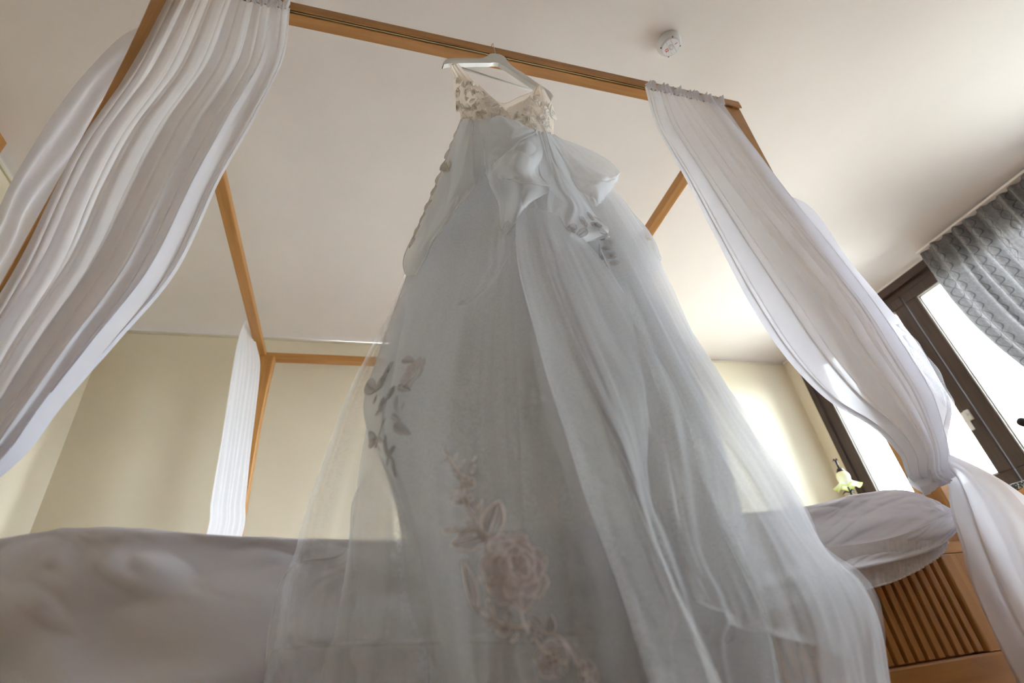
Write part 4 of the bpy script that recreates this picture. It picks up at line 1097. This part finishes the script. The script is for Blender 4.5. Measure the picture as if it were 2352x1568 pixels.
# lace edging down the left side of the left flounce
for (a, b_) in (((1048, 300), (1040, 318)), ((1040, 322), (1030, 342)), ((1030, 345), (1020, 368)), ((1020, 372), (1010, 395)), ((1010, 400), (1000, 425)), ((1000, 430), (990, 455)), ((988, 462), (974, 488)), ((975, 492), (962, 515)), ((962, 520), (950, 545)), ((950, 550), (938, 572))):
    place('lace_leaf', L_IV, FA, (a[0]+5, a[1]), (b_[0]+5, b_[1]))

# bodice lace: flowers and leaves scattered over both cups
rnd = random.Random(9)
def scatter(G, pts, rmin, rmax, nl):
    for (px, py) in pts:
        place('lace_flower', F_IV, G, (px, py), size=rnd.uniform(rmin, rmax)*.72, spin=rnd.uniform(0, 6), off=.003, zs=.8)
    for k in range(nl):
        px, py = rnd.choice(pts); a = rnd.uniform(0, 6.28); px += rnd.uniform(-9, 9); py += rnd.uniform(-9, 9); l = rnd.uniform(7, 14)
        place('lace_leaf', L_IV, G, (px, py), (px+l*math.cos(a), py+l*math.sin(a)), off=.004, zs=.9)
scatter(gb, [(1090, 208), (1110, 218), (1066, 246), (1088, 252), (1140, 255), (1104, 284), (1170, 284), (1128, 300), (1060, 190), (1078, 205), (1058, 215), (1095, 215), (1075, 228), (1058, 238), (1112, 232), (1095, 240), (1130, 245), (1078, 250), (1112, 258), (1150, 258), (1070, 268), (1135, 270), (1160, 275), (1098, 270), (1150, 285), (1122, 285), (1180, 290), (1085, 280)], 8, 13, 85)
scatter(gb2, [(1235, 222), (1222, 240), (1245, 245), (1205, 255), (1228, 262), (1250, 262), (1188, 268), (1210, 275), (1240, 282), (1258, 275), (1195, 288), (1225, 292), (1252, 296), (1262, 250)], 8, 13, 60)

# sequins: countless tiny glints on the tulle
V = []; F = []
def seq(px, py, G, s):
    h = surf(G, px, py, .002)
    if h is None: return
    p, n = h; n = (n+Vector((rnd.uniform(-.5, .5), rnd.uniform(-.5, .5), rnd.uniform(-.5, .5)))).normalized()
    a = n.orthogonal().normalized(); b_ = n.cross(a); k = len(V)
    for j in range(6): V.append(tuple(p+(a*math.cos(j*math.pi/3)+b_*math.sin(j*math.pi/3))*s))
    F.append(tuple(range(k, k+6)))
def along(pts, n, spread):
    c = catmull(np.array(pts, float), 100)
    for k in range(n):
        p = c[rnd.randrange(100)]; seq(p[0]+rnd.gauss(0, spread), p[1]+rnd.gauss(0, spread), G2, rnd.uniform(.0003, .0008))
along([(1175, 600), (1185, 700), (1205, 790), (1230, 870), (1290, 960), (1360, 1060), (1400, 1180)], 200, 18)
along([(1400, 1150), (1440, 1280), (1450, 1340), (1500, 1370), (1530, 1460), (1545, 1568)], 130, 8)
along([(1060, 640), (1130, 850), (1100, 1100), (1180, 1300)], 60, 70)
along([(1600, 600), (1700, 1000), (1850, 1250), (1900, 1400)], 60, 50)
for (px, py) in ((1110, 1303), (1113, 1315), (1106, 1330), (1117, 1355), (1205, 1265), (1220, 1297), (1228, 1315), (1214, 1308), (1235, 1345), (1222, 1340), (1230, 1356), (1202, 1292), (1190, 1332), (1075, 1098), (1088, 1110)): seq(px, py, G2, .0022)
me = bpy.data.meshes.new('sequins'); me.from_pydata(V, [], F)
o = link('sequins', me, M['sequin'], dress); o['kind'] = 'stuff'

# ================================================================== SMOKE DETECTOR
c = un(1535, 98, 'z', HX)
det = empty('smoke_detector', (c[0], c[1], HX), label='round white smoke detector with red numbers on the ceiling', cat='smoke detector')
R_ = .052
lathe('detector_base', M['plastic'], [(0, 0), (R_, 0), (R_, -.008), (R_*.98, -.014), (R_*.96, -.016)], det, 48, (c[0], c[1], HX-.0005))
lathe('detector_cover', M['plastic'], [(R_*.96, -.015), (R_*.93, -.024), (R_*.84, -.034), (R_*.80, -.036), (R_*.79, -.033), (R_*.76, -.033), (R_*.75, -.038), (R_*.68, -.0385), (.0001, -.0385)], det, 48, (c[0], c[1], HX))
DA = math.atan2(rt[1], rt[0])+math.radians(52)      # text turned on the disc
def dloc(x, y, z): 
    ca, sa = math.cos(DA), math.sin(DA); return (c[0]+x*ca-y*sa, c[1]+x*sa+y*ca, HX+z)
for a in (35, 125, 215, 305):
    bm = bmesh.new(); box(bm, -.0035, .0035, -.0022, .0022, -.003, .003)
    o = from_bm('vent_slot', bm, M['black'], det); t = math.radians(a)+DA
    o.matrix_parent_inverse = Matrix(); o.location = (R_*.78*math.cos(t), R_*.78*math.sin(t), -.0335); o.rotation_euler = (0, 0, t)
def dtext(s, x, y, size, rot=0):
    cu = bpy.data.curves.new('printed_number', 'FONT'); cu.body = s; cu.size = size; cu.align_x = 'CENTER'; cu.align_y = 'CENTER'; cu.extrude = .0002; cu.offset = .0006
    o = bpy.data.objects.new('printed_number', cu); COL.objects.link(o)
    dg = bpy.context.evaluated_depsgraph_get(); me = bpy.data.meshes.new_from_object(o.evaluated_get(dg)); bpy.data.objects.remove(o)
    me.materials.clear(); q = link('printed_number', me, M['red'], det)
    q.matrix_parent_inverse = Matrix(); X = Vector((math.cos(DA+rot), math.sin(DA+rot), 0)); Z = Vector((0, 0, -1)); Y = Z.cross(X)
    p = Vector(dloc(x, y, -.0389)) - det.location
    q.matrix_basis = Matrix(((X.x, Y.x, Z.x, p.x), (X.y, Y.y, Z.y, p.y), (X.z, Y.z, Z.z, p.z), (0, 0, 0, 1)))
dtext('12', 0, .019, .017); dtext('1', 0, -.024, .015)
tube('printed_line', M['pinkink'], [dloc(-.036, -.012, -.0389), dloc(.036, -.012, -.0389)], .0006, det, 6)
tube('printed_line', M['pinkink'], [dloc(-.036, .008, -.0389), dloc(-.016, .008, -.0389)], .0004, det, 6)
tube('printed_line', M['pinkink'], [dloc(.016, .008, -.0389), dloc(.036, .008, -.0389)], .0004, det, 6)
tube('printed_ring', M['pinkink'], [dloc(.037*math.cos(t), .037*math.sin(t), -.0388) for t in np.linspace(0, 2*math.pi, 49)], .0004, det, 6)
tube('printed_emblem', M['greyink'], [dloc(.0125*math.cos(t), .0085*math.sin(t)-.0005, -.0389) for t in np.linspace(0, 2*math.pi, 33)], .0007, det, 6)
tube('printed_emblem', M['greyink'], [dloc(.006*math.cos(t), .004*math.sin(t), -.0389) for t in np.linspace(0, 4.5, 20)], .0006, det, 6)

# ================================================================== LAMP AND SILL OBJECTS
lb = un(1943, 1108, 'y', 2.1)
lx, ly, lz = lb
lamp = empty('table_lamp', (lx, ly, .60), label='lamp with white and green flower glass shade and black stem beside the window', cat='lamp')
lathe('lamp_shade', M['shade'], [(.018, .12), (.034, .108), (.045, .09), (.048, .07), (.043, .052), (.040, .04), (.048, .028), (.065, .014), (.082, .0), (.092, -.006)], lamp, 60, (lx, ly, lz-.03),
      wav=lambda t, s: ((.010*math.sin(6*t))*max(0, s-.5)*2, (.012*math.sin(6*t+.5))*max(0, s-.5)*2))
lathe('shade_cap', M['black'], [(.001, .145), (.016, .142), (.024, .130), (.030, .115), (.027, .112)], lamp, 24, (lx, ly, lz-.03))
tube('lamp_stem', M['black'], [(lx, ly, .62), (lx, ly, lz+.07)], .006, lamp)
tube('lamp_stem', M['black'], [(lx, ly, lz+.11), (lx, ly, lz+.172)], .008, lamp)
for a in (0, 1.6, 3.1, 4.6):
    tube('stem_ornament', M['black'], [(lx, ly, lz+.165), (lx+.014*math.cos(a), ly+.014*math.sin(a), lz+.185), (lx+.026*math.cos(a), ly+.026*math.sin(a), lz+.172)], [.005, .004, .001], lamp)
for a in (.2, 2.6, 4.4):
    tube('stem_ornament', M['black'], [(lx, ly, lz-.075), (lx+.03*math.cos(a), ly+.03*math.sin(a), lz-.062), (lx+.06*math.cos(a), ly+.06*math.sin(a), lz-.08)], [.004, .006, .001], lamp)
lathe('lamp_base', M['black'], [(.001, .04), (.02, .035), (.05, .015), (.075, .01), (.08, 0), (.001, 0)], lamp, 32, (lx, ly, .60))
# nightstand carrying the lamp
ns = empty('nightstand', (lx, ly, 0), label='alder nightstand beside the head of the bed under the flower lamp', cat='nightstand')
boxo('nightstand_top', M['alder_x'], (lx-.25, lx+.15, ly-.18, ly+.25, .575, .60), ns, .004)
boxo('nightstand_body', M['alder_z'], (lx-.24, lx+.14, ly-.17, ly+.24, .08, .575), ns, .003)
dr = boxo('drawer', M['alder_x'], (lx-.22, lx+.12, ly-.19, ly-.17, .38, .55), ns, .003)
bm = bmesh.new(); bmesh.ops.create_uvsphere(bm, u_segments=16, v_segments=10, radius=.014); bmesh.ops.translate(bm, verts=bm.verts, vec=(lx-.05, ly-.205, .465))
k = from_bm('knob', bm, M['steel'], dr, True); k.matrix_parent_inverse = Matrix()

# things on the sill at the right edge
ZS = WZ0-.02
p = un(2306, 1130, 'x', XR-.14)
t1 = empty('black_telephone', (p[0], p[1], ZS), label='low rounded black object on the windowsill beside the window stile', cat='box')
lathe('dome', M['black'], [(.05, 0), (.055, .01), (.052, .025), (.04, .038), (.02, .046), (.001, .048)], t1, 32, (p[0], p[1], ZS))
lathe('foot_ring', M['black'], [(.05, 0), (.058, .0), (.058, .006), (.05, .008)], t1, 32, (p[0], p[1], ZS))
t1.name = 'domed_box'
p = un(2342, 1132, 'x', XR-.17)
t2 = empty('patterned_bag', (p[0], p[1], ZS), label='silver and black patterned pouch on the windowsill at the right edge', cat='pouch')
def spk_mat():
    m, nt, out = new_mat('silver_black_pattern'); b = N(nt, 'ShaderNodeBsdfPrincipled'); b.inputs['Roughness'].default_value = .3; b.inputs['Metallic'].default_value = .4
    v = N(nt, 'ShaderNodeTexVoronoi'); v.inputs['Scale'].default_value = 110; L(nt, coords(nt), v.inputs[0])
    L(nt, ramp(nt, v.outputs['Distance'], [(.3, (.85, .88, .9)), (.45, (.03, .05, .06))]), b.inputs['Base Color']); L(nt, b.outputs[0], out.inputs[0]); return m
bm = bmesh.new(); box(bm, p[0]-.05, p[0]+.05, p[1]-.13, p[1]+.03, ZS, ZS+.045, bev=.018, seg=3)
from_bm('pouch_body', bm, spk_mat(), t2, True)
tube('pouch_zip', M['steel'], [(p[0]-.045, p[1]+.02, ZS+.043), (p[0]-.045, p[1]-.12, ZS+.043)], .002, t2)
p = un(2349, 969, 'x', XR-.2)
t3 = empty('desk_lamp', (p[0], p[1]-.08, ZS), label='dark round lamp head on a thin stand in front of the window', cat='lamp')
lathe('lamp_head', M['black'], [(.001, .028), (.012, .025), (.024, .012), (.028, 0), (.024, -.012), (.012, -.025), (.001, -.028)], t3, 28, tuple(p))
tube('lamp_arm', M['black'], [tuple(p), (p[0], p[1]-.05, p[2]+.01), (p[0], p[1]-.08, p[2]-.04), (p[0], p[1]-.08, ZS+.01)], .004, t3)
lathe('lamp_foot', M['black'], [(.001, .014), (.03, .012), (.05, .006), (.052, 0), (.001, 0)], t3, 28, (p[0], p[1]-.08, ZS))
